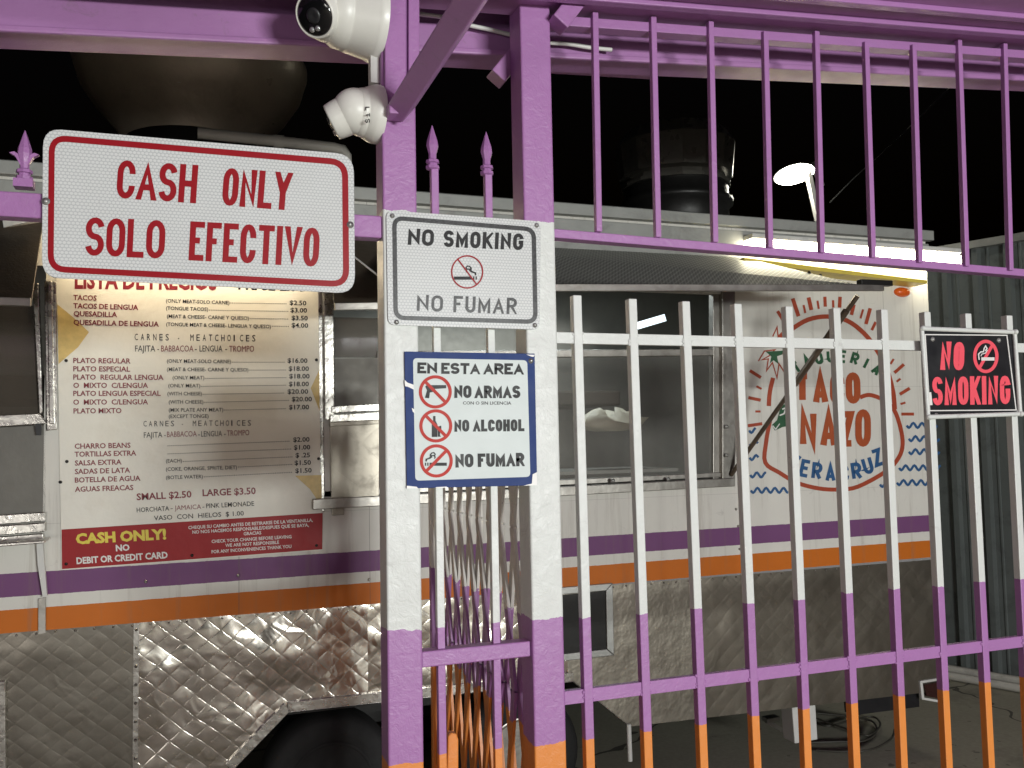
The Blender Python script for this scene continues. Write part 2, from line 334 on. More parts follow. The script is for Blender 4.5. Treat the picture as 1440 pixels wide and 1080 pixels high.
class Ink:
    """flat painted marks on the plane y = Y; each stroke a hair nearer than the last"""
    def __init__(s, Y): s.Y = Y; s.mb = MB(); s.k = 0
    def face(s, poly):
        s.k += 1; s.mb.flat(poly, s.Y-.00003*(s.k % 12)); return s
    def stroke(s, pts, wd, closed=False, fit=None):
        pts = [Vector((p[0], p[1])) for p in pts]
        if closed and (pts[0]-pts[-1]).length > 1e-6: pts.append(pts[0])
        L = []; Rr = []; n = len(pts)
        closed = closed or (pts[0]-pts[-1]).length < 1e-4
        for i, p in enumerate(pts):
            a = pts[i-1] if i > 0 else (pts[-2] if closed else None); b = pts[i+1] if i < n-1 else (pts[1] if closed else None)
            t1 = (p-a).normalized() if a is not None else None; t2 = (b-p).normalized() if b is not None else None
            if t1 is None: t1 = t2
            if t2 is None: t2 = t1
            t = t1+t2; t = t.normalized() if t.length > 1e-4 else t1
            nn = Vector((-t.y, t.x)); c = max(.30, nn.dot(Vector((-t1.y, t1.x))))
            ol = orr = wd/2/c
            if a is not None and b is not None:
                cr = t1.x*t2.y-t1.y*t2.x; th = math.atan2(abs(cr), t1.dot(t2))
                if .02 < th < .8:
                    lim = .85*min((p-a).length, (b-p).length)/th
                    if cr > 0: ol = min(ol, lim)
                    else: orr = min(orr, lim)
            L.append(p+nn*ol); Rr.append(p-nn*orr)
        s.k += 1; Y = s.Y-.00003*(s.k % 12)
        fit = fit or (lambda p: p)
        s.mb.add([P(q.x, q.y, Y) for q in map(fit, L+Rr)], [(i, i+1, n+i+1, n+i) for i in range(n-1)]); return s
    def disc(s, cx, cy, r, r2=None): return s.face([(cx+r*math.cos(a), cy+(r2 or r)*math.sin(a)) for a in [2*math.pi*i/28 for i in range(28)]])
    def ring(s, cx, cy, rx, ry_, wd): return s.stroke([(cx+rx*math.cos(2*math.pi*i/40), cy+ry_*math.sin(2*math.pi*i/40)) for i in range(41)], wd)
    def glyph(s, ch, cx, cy, gw, gh, rot, sw):
        c, q = math.cos(R(rot)), math.sin(R(rot))
        for st in GL[ch]:
            pts = []
            for a, b in st:
                lx, ly = (a-.5)*(gw-sw), (.5-b)*(gh-sw)
                if ch == 'I': lx = 0
                pts.append((cx+lx*c-ly*q, cy+lx*q+ly*c))
            s.stroke(pts, sw)
        return s
    def text(s, t, x0, y0, x1, y1, h, sw, gap=3.0):
        """stroke lettering: baseline (x0,y0)-(x1,y1), height h, stroke width sw, gap between letters"""
        o = Vector((x0, y0)); d = Vector((x1-x0, y1-y0)); L = d.length; d.normalize(); u = Vector((d.y, -d.x))
        ws = [GW.get(c, 1.0) for c in t]; cw = (L-sw*len(t)-gap*(len(t)-1))/sum(ws)
        x = 0
        for c, wd in zip(t, ws):
            for st in GL[c]:
                q = [Vector((x+sw/2+a*wd*cw, sw/2+b*(h-sw))) for a, b in st]
                if (q[0]-q[-1]).length > .01:
                    for e, n_ in ((0, 1), (-1, -2)):
                        a, b = st[e]; t_ = (q[e]-q[n_]).normalized()
                        if (abs(t_.y) > .5 and b in (0, 1)) or (abs(t_.x) > .8 and a in (0, 1) and c not in 'CGS'): q[e] = q[e]+t_*sw*(.5 if abs(t_.x) < .05 or abs(t_.y) < .05 else .8)
                lo, hi = x-.15*sw, x+wd*cw+sw*1.15
                s.stroke(q, sw, fit=lambda p: o+d*min(max(p.x, lo), hi)+u*min(max(p.y, 0), h))
            x += wd*cw+sw+gap
        return s
    def font(s, t, x0, y0, x1, y1, h, bold=0.0):
        """outline lettering fitted to the baseline (x0,y0)-(x1,y1), capital height h"""
        cu = bpy.data.curves.new('t', 'FONT'); cu.body = t; cu.offset = bold; cu.resolution_u = 2
        o = bpy.data.objects.new('t', cu); me = o.to_mesh()
        vs = [v.co.copy() for v in me.vertices]; fs = [list(p.vertices) for p in me.polygons]
        o.to_mesh_clear(); bpy.data.objects.remove(o); bpy.data.curves.remove(cu)
        if not vs: return s
        mx = min(v.x for v in vs); Mx = max(v.x for v in vs); d = Vector((x1-x0, y1-y0)); u = Vector((d.y, -d.x)).normalized()
        s.k += 1; Y = s.Y-.00003*(s.k % 12); out = []
        for v in vs:
            q = Vector((x0, y0))+d*((v.x-mx)/(Mx-mx))+u*(v.y/.73*h); out.append(P(q.x, q.y, Y))
        s.mb.add(out, fs); return s
    def build(s, name, m, parent): return s.mb.build(name, m, parent)
def rrect(c, r, n=5):
    """rounded corners for a 4-point outline (TL,TR,BR,BL)"""
    out = []; c = [Vector(p) for p in c]
    for i in range(4):
        p = c[i]; a = (c[i-1]-p).normalized()*r; b = (c[(i+1) % 4]-p).normalized()*r
        for k in range(n+1):
            t = k/n; out.append(tuple((p+a)*(1-t)**2+p*2*t*(1-t)+(p+b)*t*t))
    return out
def inset(c, d):
    c = [Vector(p) for p in c]; m = sum(c, Vector((0, 0)))/4; out = []
    for i in range(4):
        p = c[i]; a = (c[i-1]-p).normalized(); b = (c[(i+1) % 4]-p).normalized(); out.append(tuple(p+(a+b)*d))
    return out
def bolts(parent, pts, Y, r=.0045, mat='galv', name='bolt'):
    for x, y in pts:
        MB().lathe(P(x, y, Y), (0, -1, 0), [(-.001, r*1.6), (.0008, r*1.5), (.001, r), (.003, r*.85), (.0038, r*.3)], 14).build(name, mat, parent)
def cigarette(ink, cx, cy, sc, flip=1, both=True):
    ink.face([(cx-sc*.72*flip, cy+sc*.12), (cx+sc*.38*flip, cy+sc*.12), (cx+sc*.38*flip, cy+sc*.32), (cx-sc*.72*flip, cy+sc*.32)])
    for a in (.45, .60): ink.face([(cx+sc*a*flip, cy+sc*.12), (cx+sc*(a+.08)*flip, cy+sc*.12), (cx+sc*(a+.08)*flip, cy+sc*.32), (cx+sc*a*flip, cy+sc*.32)])
    for dx, top in ((0, -.52), (.16, -.34)):
        pts = [(cx+flip*sc*(.62-dx*.1), cy+sc*.04), (cx+flip*sc*(.60-dx*.3), cy-sc*.10), (cx+flip*sc*(.42-dx*.4), cy-sc*.16), (cx+flip*sc*(.32-dx*.5), cy-sc*.24)]
        pts += [(cx+flip*sc*(.34-dx*.3), cy-sc*.36), (cx+flip*sc*(.24), cy+sc*(top+.02)), (cx+flip*sc*.10, cy+sc*top), (cx+flip*sc*.02, cy+sc*(top+.10)), (cx+flip*sc*.06, cy+sc*(top+.2))]
        ink.stroke(pts, sc*.075)

# ------------------------------------------------------------------ ground
g = MB(); g.add([(-60, -30, 0), (60, -30, 0), (60, 90, 0), (-60, 90, 0)], [(0, 1, 2, 3)]); tag(g.build('ground', 'ground'), kind='structure')

# ------------------------------------------------------------------ food truck
XR = P(1312, 560, T).x; XL = -2.6
Z0 = .962+.0042*.5                                        # top of the quilted skirt
zs = P(785, 692, T).z; zt = P(785, 404, T).z; zroof = P(776, 287, T).z
xa, xb, xc = P(62, 600, T).x, P(468, 560, T).x, P(1024, 560, T).x
truck = thing('food_truck', (1.2, T+1.0, 0), 'white food truck with purple and orange stripes and quilted steel skirt behind the fence', 'food truck')
wl = MB(); th = .035
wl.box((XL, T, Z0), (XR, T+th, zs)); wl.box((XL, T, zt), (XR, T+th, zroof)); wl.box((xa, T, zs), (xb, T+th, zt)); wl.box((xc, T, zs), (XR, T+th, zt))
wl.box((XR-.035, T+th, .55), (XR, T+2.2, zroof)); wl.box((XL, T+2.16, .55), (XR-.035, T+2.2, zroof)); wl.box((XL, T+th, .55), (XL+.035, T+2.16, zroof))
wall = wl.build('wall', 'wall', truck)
MB().box((XL-.02, T-.03, zroof-.004), (XR+.03, T+2.24, zroof+.004)).build('roof', 'dark_metal', truck)
rb = MB()
for (a0, a1, yy) in ((0, -.050, T-.040), (-.066, -.16, T-.026)):
    rb.box((XL-.02, yy, zroof+a1), (XR+(.02 if a0 == 0 else -.003), T, zroof+a0))
rb.build('roof_trim', 'roof_trim', truck, .004)
sl = MB(); sl.box((XL, T-.003, zroof-.20), (XR, T, zroof-.165)); sl.build('seam_strip', 'roof_trim', truck)
# vertical seams and rivets of the side wall
rv = MB()
for x, y in ((335, 809), (519, 815), (205, 818), (560, 742), (1040, 690), (1035, 716), (1038, 740), (1040, 772)):
    rv.lathe(P(x, y, T), (0, -1, 0), [(-.001, .007), (.002, .006), (.004, .002)], 10)
for k in range(14): rv.lathe(Vector((xc+.05, T, zs+.1+k*.07)), (0, -1, 0), [(-.001, .004), (.0015, .003), (.002, .001)], 8)
rv.build('rivet', 'steel', truck)
# interior
it = MB()
it.box((XL+.04, T+1.50, .9), (XR-.04, T+1.53, zroof-.04)); it.box((XL+.04, T+th, .88), (XR-.04, T+1.5, .90)); it.box((XL+.04, T+th+.02, zroof-.06), (XR-.04, T+1.5, zroof-.04))
it.build('interior_lining', 'int_wall', truck)
hood = MB(); hood.box((.9, T+.9, 1.78), (2.2, T+1.49, 1.86)); hood.box((-.9, T+.5, 1.80), (.5, T+1.2, 1.9)); hood.box((1.0, T+.75, 1.0), (2.4, T+1.49, 1.40)); hood.box((-1.2, T+.3, 1.0), (.7, T+.9, 1.40))
hood.build('kitchen_line', 'brown_int', truck, .01)
lm = MB(); lm.beam(P(890, 460, T+.9), P(934, 447, T+.9), .04, .03); lm.build('interior_lamp', 'intlamp', truck)
li = bpy.data.lights.new('kitchen_light', 'AREA'); li.shape = 'RECTANGLE'; li.size = .9; li.size_y = .08; li.energy = 10; li.color = (.85, .97, 1)
lo = bpy.data.objects.new('kitchen_light', li); S.collection.objects.link(lo); lo.location = (1.6, T+.55, zroof-.09)
# ---- serving windows
M['shutter'] = pbr('brushed_shutter', (.15, .142, .125), .5, .3, var=.12, bs=8, bd=.003)
def frame(poly_outer, wpx, Y, dep, name, mat, par=truck, bev=.003):
    o = [Vector(p) for p in poly_outer]; i = [Vector(p) for p in inset(poly_outer, wpx)]; mb = MB()
    for k in range(4):
        a, b = k, (k+1) % 4; mb.prism([o[a], o[b], i[b], i[a]], Y, Y+dep)
    return mb.build(name, mat, par, bev)
# the wide serving window
wf = MB()
wf.prism([(1016, 404), (1034, 405), (1034, 676), (1016, 678)], T-.015, T+.05)
wf.prism([(1003, 405), (1012, 405), (1012, 676), (1003, 676)], T+.01, T+.05)
wf.prism([(440, 702), (1034, 672), (1034, 684), (440, 717)], T-.03, T+.04)
wf.prism([(455, 690), (1016, 664), (1016, 671), (455, 700)], T+.0, T+.05)
wf.prism([(530, 494), (1016, 490), (1016, 500), (530, 505)], T+.012, T+.04)
win = wf.build('window_frame', 'steel_dull', truck, .003)
MB().prism([(470, 506), (1003, 500), (1003, 670), (470, 694)], T+.022, T+.026).build('pane', 'pane', win)
bolts(win, [(862, 676), (940, 674), (1022, 600), (1022, 640)], T-.03, .006)
lt = MB(); lt.box((.95, T+.12, 1.44), (2.1, T+.5, 1.455)); lt.build('shelf', 'int_wall', truck)
bl = MB(); bl.prism([(1004, 470), (1010, 470), (1010, 672), (1004, 672)], T+.055, T+.07); bl.build('window_bar', 'steel', truck)
# window beside the menu: posts, dark glass, mirror strip and the dented steel patch
wb = MB()
wb.prism([(455, 404), (469, 405), (471, 590), (457, 591)], T-.012, T+.02)
wb.prism([(447, 402), (453, 402), (457, 720), (450, 720)], T-.006, T+.02)
wb.prism([(466, 427), (560, 430), (560, 436), (466, 434)], T-.01, T+.03)
wb.prism([(466, 571), (545, 567), (545, 577), (466, 581)], T-.016, T+.03)
wb.prism([(464, 583), (545, 579), (545, 590), (464, 594)], T-.024, T+.03)
w2 = wb.build('window_frame', 'steel', truck, .003)
MB().prism([(470, 446), (560, 448), (560, 503), (470, 503)], T+.012, T+.016).build('pane', 'pane_dark', w2)
MB().prism([(470, 504), (545, 503), (545, 570), (470, 574)], T+.008, T+.014).build('steel_shutter', 'shutter', w2)
M['patch'] = quilted('dented_patch', .2, .012, (.34, .31, .26), .42, .0006, 9.4)
pt = MB(); pt.prism([(464, 598), (534, 594), (533, 700), (466, 705)], T-.014, T-.008); pt.prism([(466, 706), (484, 705), (484, 724), (467, 725)], T-.008, T-.003); pt.prism([(464, 594), (536, 590), (536, 596), (464, 600)], T-.026, T-.006)
pt.build('steel_patch', 'patch', truck, .002)
# window at the left edge, with its shelf
wa = MB()
wa.prism([(45, 398), (54, 398), (60, 580), (55, 583)], T-.01, T+.02)
wa.prism([(62, 395), (79, 396), (80, 604), (65, 606)], T-.014, T)
wa.prism([(66, 395), (73, 395), (76, 596), (69, 596)], T-.026, T-.012)
wa.prism([(-90, 588), (56, 581), (66, 596), (-90, 606)], T-.022, T+.03)
wa.prism([(-90, 730), (64, 720), (64, 733), (-90, 745)], T-.02, T+.03)
w3 = wa.build('window_frame', 'steel', truck, .003)
MB().prism([(-90, 430), (54, 430), (58, 585), (-90, 590)], T+.012, T+.016).build('pane', 'pane_dark', w3)
MB().prism([(-90, 606), (64, 598), (64, 722), (-90, 732)], T+.0, T+.01).build('steel_shutter', 'shutter', w3)
MB().prism([(49, 596), (58, 595), (58, 612), (51, 612)], T-.03, T-.02).build('latch', 'blk_plastic', w3)
sh = MB(); sh.prism([(-90, 746), (63, 735), (63, 748), (-90, 760)], T-.05, T); sh.prism([(-90, 762), (60, 750), (62, 758), (-90, 770)], T-.035, T); sh.prism([(-90, 770), (62, 760), (62, 764), (-90, 776)], T-.14, T)
shf = sh.build('shelf', 'steel', truck, .003)
MB().prism([(51, 762), (60, 762), (66, 838), (60, 840), (53, 795)], T-.03, T-.01).build('bracket', 'wplastic', shf)
MB().prism([(54, 842), (64, 840), (64, 890), (54, 892)], T-.012, T).build('corner_post', 'steel_dull', truck)
# ---- awnings: flaps of tread plate hinged above each serving window
def awning(hl, hr, ol, orr, Yo, mat, fr, label, ext=0.0):
    a, b = P(*hl, T-.005), P(*hr, T-.005); c, d = P(*orr, Yo), P(*ol, Yo)
    nrm = (b-a).cross(d-a).normalized(); nrm = nrm if nrm.z > 0 else -nrm; mb = MB()
    top = [a, b, c, d]; bot = [p-nrm*.012 for p in top]
    mb.add(top+bot, [(0, 1, 2, 3), (7, 6, 5, 4), (0, 4, 5, 1), (1, 5, 6, 2), (2, 6, 7, 3), (3, 7, 4, 0)])
    o = mb.build('awning', mat, truck); tag(o, label)
    e = MB(); e.beam(d+Vector((0, -.006, -.010)), c+Vector((ext, -.006, -.010)), .026, .016); e.build('edge_rail', fr, o, .002); return o, c
aw, ac = awning((540, 336), (1046, 362), (540, 401), (1206, 400), T-.66, 'plate', 'steel_dull', 'tread plate flap over the wide serving window', .12)
MB().beam(P(1208, 397, T-.66), P(1252, 399, T-.66), .022, .03).build('clamp', 'dark_metal', aw, .002)
MB().tube([P(1206, 416, T-.62), P(1028, 668, T-.02)], .010).build('strut', 'strut', aw)
MB().tube([P(1190, 437, T-.60), P(1118, 540, T-.31)], .0145).build('strut', 'strut', aw)
bolts(aw, [(1138, 384), (1154, 388)], T-.40, .006, 'dark_metal')
M['plate_shaded'] = pbr('shaded_tread_plate', (.085, .066, .048), .5, .2, var=.3, vs=16, bs=90, bd=.0015)  # tread plate again, its shade painted in as dark brown
aw2, _ = awning((462, 322), (700, 341), (470, 428), (700, 424), T-.40, 'plate_shaded', 'steel_dull', 'half lowered flap with painted-in shade between the menu board and the left post')
aw3, _ = awning((-260, 300), (60, 312), (-260, 412), (44, 421), T-.40, 'plate_shaded', 'steel_dull', 'half lowered flap with painted-in shade over the window at the left edge')
MB().prism([(3, 306), (58, 303), (58, 308), (30, 314), (5, 320)], T-.05, T).build('hinge_flange', 'wplastic', aw3)
MB().tube([P(480, 347, T-.43), P(498, 361, T-.43), P(536, 391, T-.43), P(560, 411, T-.43)], .0035).build('cord', 'wplastic', aw2)
M['warm_lit_edge'] = pbr('warm_lit_edge', (.75, .58, .10), .4, grime=.3)  # yellow paints in the warm tube light along the edge
MB().prism([(1046, 362), (1304, 394), (1304, 399), (1046, 369)], T-.11, T-.001).build('light_ledge', 'warm_lit_edge', truck, .002)  # made deep to keep the tube's light off the wall below
# ---- marker light
ml = MB(); ml.lathe(P(1268, 411, T), (0, -1, 0), [(0, .040), (.004, .040), (.014, .034), (.022, .02), (.025, .004)], 24)
for v in ml.v: v.z = P(1268, 411, T).z+(v.z-P(1268, 411, T).z)*.62; v.x = P(1268, 411, T).x+(v.x-P(1268, 411, T).x)*1.25
ml.build('marker_light', 'orange_lens', truck)
# ---- skirt: quilted steel, wheel arch cut out
def zx(px, py): q = P(px, py, T); return q
sk = MB()
zb = .30
def skirt(mb, pts, Y=T+.002, dep=.02): mb.xprism([Vector((x, Y, z)) for x, z in pts], dep)
xs = P(191, 980, T).x; A1, A2, A3, A4 = P(322, 1085, T), P(404, 1000, T), P(805, 957, T), P(886, 1022, T)
A0 = Vector((A1.x-.35, T, A1.z-.37))
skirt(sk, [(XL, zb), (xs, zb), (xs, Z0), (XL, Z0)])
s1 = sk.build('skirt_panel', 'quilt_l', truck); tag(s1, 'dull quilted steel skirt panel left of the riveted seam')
sk = MB(); skirt(sk, [(xs, zb), (A1.x-.12, zb), (A1.x, A1.z), (A2.x, A2.z), (xb+.13, A2.z+(A3.z-A2.z)*.35), (xb+.13, Z0), (xs, Z0)])
s2 = sk.build('skirt_panel', 'quilt', truck); tag(s2, 'bright dented quilted skirt panel over the wheel arch')
M['ripple'] = quilted('rippled_steel', .085, .05, (.60, .56, .49), .17, .0007, 7.7)
sk = MB(); skirt(sk, [(xb+.13, A2.z+(A3.z-A2.z)*.35), (A3.x-.02, A3.z), (A3.x-.02, Z0), (xb+.13, Z0)]); s2b = sk.build('skirt_panel', 'ripple', truck)
M['skirt_grey'] = pbr('skirt_sheet', (.30, .27, .225), .44, .85, var=.25, vs=5, bs=5, bd=.012, grime=.3, gcol=(.22, .19, .15))
xm = P(987, 850, T).x; zr = P(1300, 975, T).z; zm = A4.z+(zr-A4.z)*(xm-A4.x)/(XR-A4.x)
sk = MB(); skirt(sk, [(A3.x-.02, A3.z), (A3.x, A3.z), (A4.x, A4.z), (xm, zm), (xm, Z0), (A3.x-.02, Z0)])
tag(sk.build('skirt_panel', 'skirt_grey', truck), 'plain pale grey skirt panel around the vent')
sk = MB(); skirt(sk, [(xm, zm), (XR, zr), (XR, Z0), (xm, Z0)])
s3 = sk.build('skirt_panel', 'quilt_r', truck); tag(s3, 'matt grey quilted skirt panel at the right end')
tr = MB()
for a, b in ((A1, A2), (A2, A3)):
    q = (b-a).normalized(); tr.beam(a+Vector((0, -.006, .018)), b+Vector((0, -.006, .018)), .036, .014); tr.beam(a+Vector((0, .05, -.002)), b+Vector((0, .05, -.002)), .003, .12)
tr.beam(A3+Vector((0, .03, 0)), A4+Vector((0, .03, 0)), .004, .07)
tr.build('arch_trim', 'steel', truck, .002)
se = MB(); se.box((xs-.009, T-.004, zb), (xs+.009, T+.002, Z0)); se.build('seam_strip', 'steel', truck)
sr = MB()
for k in range(9): sr.lathe((xs, T-.004, .42+k*.065), (0, -1, 0), [(-.001, .006), (.002, .005), (.004, .001)], 10)
for k in range(60): sr.lathe((-.6+k*.062, T-.0005, Z0-.010+(k % 3)*.001), (0, -1, 0), [(0, .004), (.002, .003), (.003, .001)], 8)
sr.build('rivet', 'steel', truck)
MB().prism([(-8, 960), (7, 958), (8, 1110), (-8, 1110)], T-.02, T).build('edge_channel', 'steel', truck, .002)
# vent behind the fence, hanging rod, chassis, wheels, tail light
frame([(770, 828), (862, 820), (864, 922), (772, 932)], 10, T-.012, .016, 'vent_frame', 'galv', truck)
MB().prism([(781, 838), (851, 831), (853, 912), (783, 920)], T-.003, T+.001).build('vent_panel', 'dark_metal', truck)
MB().tube([P(884, 1018, T-.01), P(886, 1070, T-.01)], .011).build('hanging_rod', 'wplastic', truck)
ch = MB(); ch.box((P(890, 1020, T).x+.1, T+.06, .36), (XR-.1, T+.14, .48)); ch.box((XL, T+.5, .40), (XR-.1, T+.62, .55)); ch.box((XL, T+.9, .55), (XR-.05, T+2.1, .60)); ch.box((A1.x, T+1.0, .2), (A4.x, T+1.05, .9)); ch.box((XL, T+.05, .56), (XR-.05, T+2.1, .57))
ch.build('chassis', 'dark_metal', truck)
for cx in (P(470, 1150, T).x, P(742, 1082, T).x):
    wm = MB(); c0 = (cx, T+.06, .27)
    wm.lathe(c0, (0, 1, 0), [(0, .19), (.004, .24), (.03, .265), (.10, .27), (.17, .265), (.2, .24), (.2, .1)], 40); wh = wm.build('wheel', 'rubber', truck)
    MB().lathe(c0, (0, 1, 0), [(-.006, .165), (-.010, .155), (.03, .13), (.035, .06), (.01, .05), (.005, .002)], 40).build('rim', 'rubber' if cx < .8 else 'steel_dull', wh)
tl = frame([(1294, 958), (1330, 952), (1331, 990), (1297, 984)], 3.6, T-.01, .02, 'tail_light', 'wplastic', truck)
MB().prism([(1300, 963), (1326, 958), (1327, 984), (1303, 979)], T-.006, T+.008).build('lens', 'red_lens', tl)
MB().prism([(1198, 986), (1292, 973), (1293, 994), (1200, 1006)], T+.03, T+.09).build('bumper', 'blk_plastic', truck)
# ---- painted mural
ox, oy, ks = 1020, 380, 320/1047
def mp(*p): return [(ox+x*ks, oy+y*ks) for x, y in p]
def smooth(pts, n=4):
    out = []; p = [pts[0]]+list(pts)+[pts[-1]]
    for i in range(1, len(p)-2):
        for k in range(n):
            t = k/n; out.append(tuple(.5*((2*p[i][j])+(-p[i-1][j]+p[i+1][j])*t+(2*p[i-1][j]-5*p[i][j]+4*p[i+1][j]-p[i+2][j])*t*t+(-p[i-1][j]+3*p[i][j]-3*p[i+1][j]+p[i+2][j])*t**3) for j in (0, 1)))
    return out+[tuple(pts[-1])]
mu = Ink(T-.0012)
mu.stroke(smooth(mp((228, 330), (300, 275), (380, 228), (470, 213), (560, 232), (640, 292), (700, 372), (745, 460), (772, 560), (780, 640))), 6.3)
mu.stroke(smooth(mp((220, 495), (205, 560), (200, 625))), 6)
mu.stroke(smooth(mp((206, 690), (188, 790), (184, 885), (250, 932), (330, 978), (430, 1004), (520, 1009), (610, 996), (740, 925), (798, 862), (816, 800), (806, 725), (778, 645), (735, 602), (690, 580), (655, 574), (620, 585))), 5.8)
for a, b, wd in (((310, 130), (337, 212), 5.5), ((360, 160), (368, 197), 3), ((383, 125), (396, 183), 5.5), ((424, 140), (430, 178), 3), ((458, 122), (460, 168), 4.5), ((496, 138), (497, 172), 3.2), ((528, 122), (526, 172), 5), ((592, 158), (580, 206), 5), ((634, 180), (622, 222), 3), ((667, 175), (647, 248), 5), ((692, 238), (674, 276), 4), ((240, 188), (268, 233), 4.5), ((822, 433), (778, 472), 4.5), ((806, 499), (788, 513), 3), ((849, 543), (803, 571), 4.5), ((829, 609), (806, 616), 3), ((868, 662), (810, 662), 4.2), ((113, 462), (164, 494), 4.5), ((143, 534), (167, 546), 3), ((106, 586), (163, 598), 4.5), ((138, 650), (162, 650), 3), ((104, 716), (170, 706), 4.5), ((775, 408), (760, 432), 3)):
    mu.stroke(mp(a, b), wd)
lv = mp((152, 418), (180, 372), (228, 366), (200, 395), (170, 412), (198, 408), (190, 462), (217, 425), (238, 495), (247, 430), (272, 470), (270, 395), (262, 372))
mu.stroke(lv, 1.8); mu.stroke(mp((218, 305), (238, 262), (243, 305), (262, 285)), 1.8)
mural = mu.build('mural', 'mural_red', truck); tag(mural, 'round taqueria mural in red, green and blue paint beside the serving window')
mg = Ink(T-.0014); mg.face(mp((186, 374), (268, 370), (262, 388), (238, 396), (245, 432), (222, 414), (205, 428), (212, 398)))
mg.face(mp((256, 622), (292, 612), (292, 716), (262, 722), (228, 738), (214, 712), (238, 690)))
for i, chh in enumerate('TAQUERIA'):
    an = -33+i*69/7; mg.glyph(chh, ox+(505+325*math.sin(R(an)))*ks, oy+(720-325*math.cos(R(an)))*ks, 11.5, 18, an, 4)
mg.build('green_lettering', 'mural_green', mural)
mi = Ink(T-.0018); mi.stroke(mp((262, 640), (280, 632), (270, 660), (250, 668)), 2); mi.stroke(mp((218, 715), (232, 732), (250, 706)), 1.4); mi.build('white_accent', 'ink_white', mural)
mt = Ink(T-.0016)
for chh, x0, x1, y0, y1 in (('T', 318, 392, 472, 612), ('A', 402, 474, 474, 622), ('C', 482, 548, 470, 618), ('O', 554, 622, 470, 614), ('N', 344, 420, 645, 815), ('A', 436, 516, 648, 820), ('Z', 528, 594, 648, 812), ('O', 598, 670, 640, 812)):
    mt.glyph(chh, ox+(x0+x1)/2*ks, oy+(y0+y1)/2*ks, (x1-x0)*ks, (y1-y0)*ks, random.uniform(-1.5, 1.5), 9.2)
mt.build('brown_lettering', 'mural_brown', mural)
mbz = Ink(T-.0015)
for chh, cx, cy, rr in (('V', 318, 880, 22), ('E', 368, 912, 12), ('R', 422, 925, 6), ('A', 484, 935, 0), ('C', 545, 934, -3), ('R', 604, 925, -8), ('U', 655, 897, -16), ('Z', 700, 862, -20)):
    mbz.glyph(chh, ox+cx*ks, oy+cy*ks, 14.5, 25, rr, 5)
def wave(x0, x1, y, wl=40):
    n = max(4, int((x1-x0)/wl*8)); mbz.stroke([(ox+(x0+(x1-x0)*i/n)*ks, oy+(y-(x0-100)*.004+11*math.sin(2*math.pi*(x1-x0)/wl*i/n))*ks) for i in range(n+1)], 3.3)
for x0, x1, y in ((835, 975, 717), (845, 985, 778), (845, 985, 838), (800, 990, 912), (790, 985, 980), (712, 742, 988), (115, 188, 942), (118, 290, 1013), (112, 152, 862), (112, 150, 800), (110, 140, 737)): wave(x0, x1, y)
mbz.build('blue_lettering', 'mural_blue', mural)
# ------------------------------------------------------------------ price list board
YM = T-.006
menu = thing('menu_board', tuple(P(270, 780, YM)), 'cream price list board with red footer screwed to the food truck', 'menu')
MB().prism([(79, 380), (447, 400), (454, 773.5), (86.5, 801.5)], YM, T-.0005).build('panel', 'menu', menu)
YI = YM-.0008
b = Ink(YI); b.face([(86.5, 744.7), (453.8, 721.3), (453.2, 772.4), (87.2, 800.4)]); foot = b.build('red_footer', 'menu_red', menu)
b = Ink(YI); b.face([(80.6, 428), (104, 447), (125, 467), (110, 488), (82.2, 512)]); b.face([(449, 520), (437, 546), (449.5, 578)]); b.face([(451.8, 668), (415, 669), (436, 688), (452.8, 713)]); b.build('yellow_corner', 'menu_yel', menu)
def vp(x, y): return (551-y)/(4285-x)
def c5(x, y): return x/3, 360+y/3
def row(ink, t, x0, x1, y, h, bold=0.0, drop=None):
    a, b_ = c5(x0, y), c5(x1, y); dy = (b_[0]-a[0])*vp(*a) if drop is None else drop
    ink.font(t, a[0], a[1], b_[0], a[1]+dy, h, bold)
red = Ink(YI-.0004)
for t, x0, x1, y in (('TACOS', 309, 407, 185), ('TACOS DE LENGUA', 309, 583, 220), ('QUESADILLA', 310, 494, 253), ('QUESADILLA DE LENGUA', 310, 670, 290), ('PLATO REGULAR', 309, 551, 451), ('PLATO ESPECIAL', 309, 549, 486), ('PLATO  REGULAR LENGUA', 309, 690, 521), ('O  MIXTO  C/LENGUA', 309, 625, 556), ('PLATO LENGUA ESPECIAL', 309, 678, 590), ('O  MIXTO  C/LENGUA', 309, 625, 627), ('PLATO MIXTO', 310, 513, 664), ('CHARRO BEANS', 315, 551, 813), ('TORTILLAS EXTRA', 315, 575, 847), ('SALSA EXTRA', 316, 513, 884), ('SADAS DE LATA', 316, 549, 920), ('BOTELLA DE AGUA', 316, 593, 956), ('AGUAS FREACAS', 316, 563, 995)):
    row(red, t, x0, x1, y, 7.4, .022)
red.font('SMALL $2.50', 192.3, 703.3, 269.5, 699.3, 9.6, .024); red.font('LARGE $3.50', 285, 697.6, 359.8, 694.6, 9.6, .024)
red.font('LISTA DE PRECIOS', 105, 405, 305, 407, 25, .035)
for t, a0, a1, y0, y1, h in (('BABBACOA', 680, 816, 403, 403, 9), ('TROMPO', 967, 1072, 404, 404, 9), ('BABBACOA', 705, 830, 764, 761, 8.2), ('TROMPO', 958, 1052, 759, 756, 8.2)): red.font(t, a0/3, 360+y0/3, a1/3, 360+y1/3, h, 0)
red.font('JAMAICA', 245.6, 717.4, 283, 715.6, 6.8)
red.build('red_lettering', 'ink_dred', menu)
blk = Ink(YI-.0004)
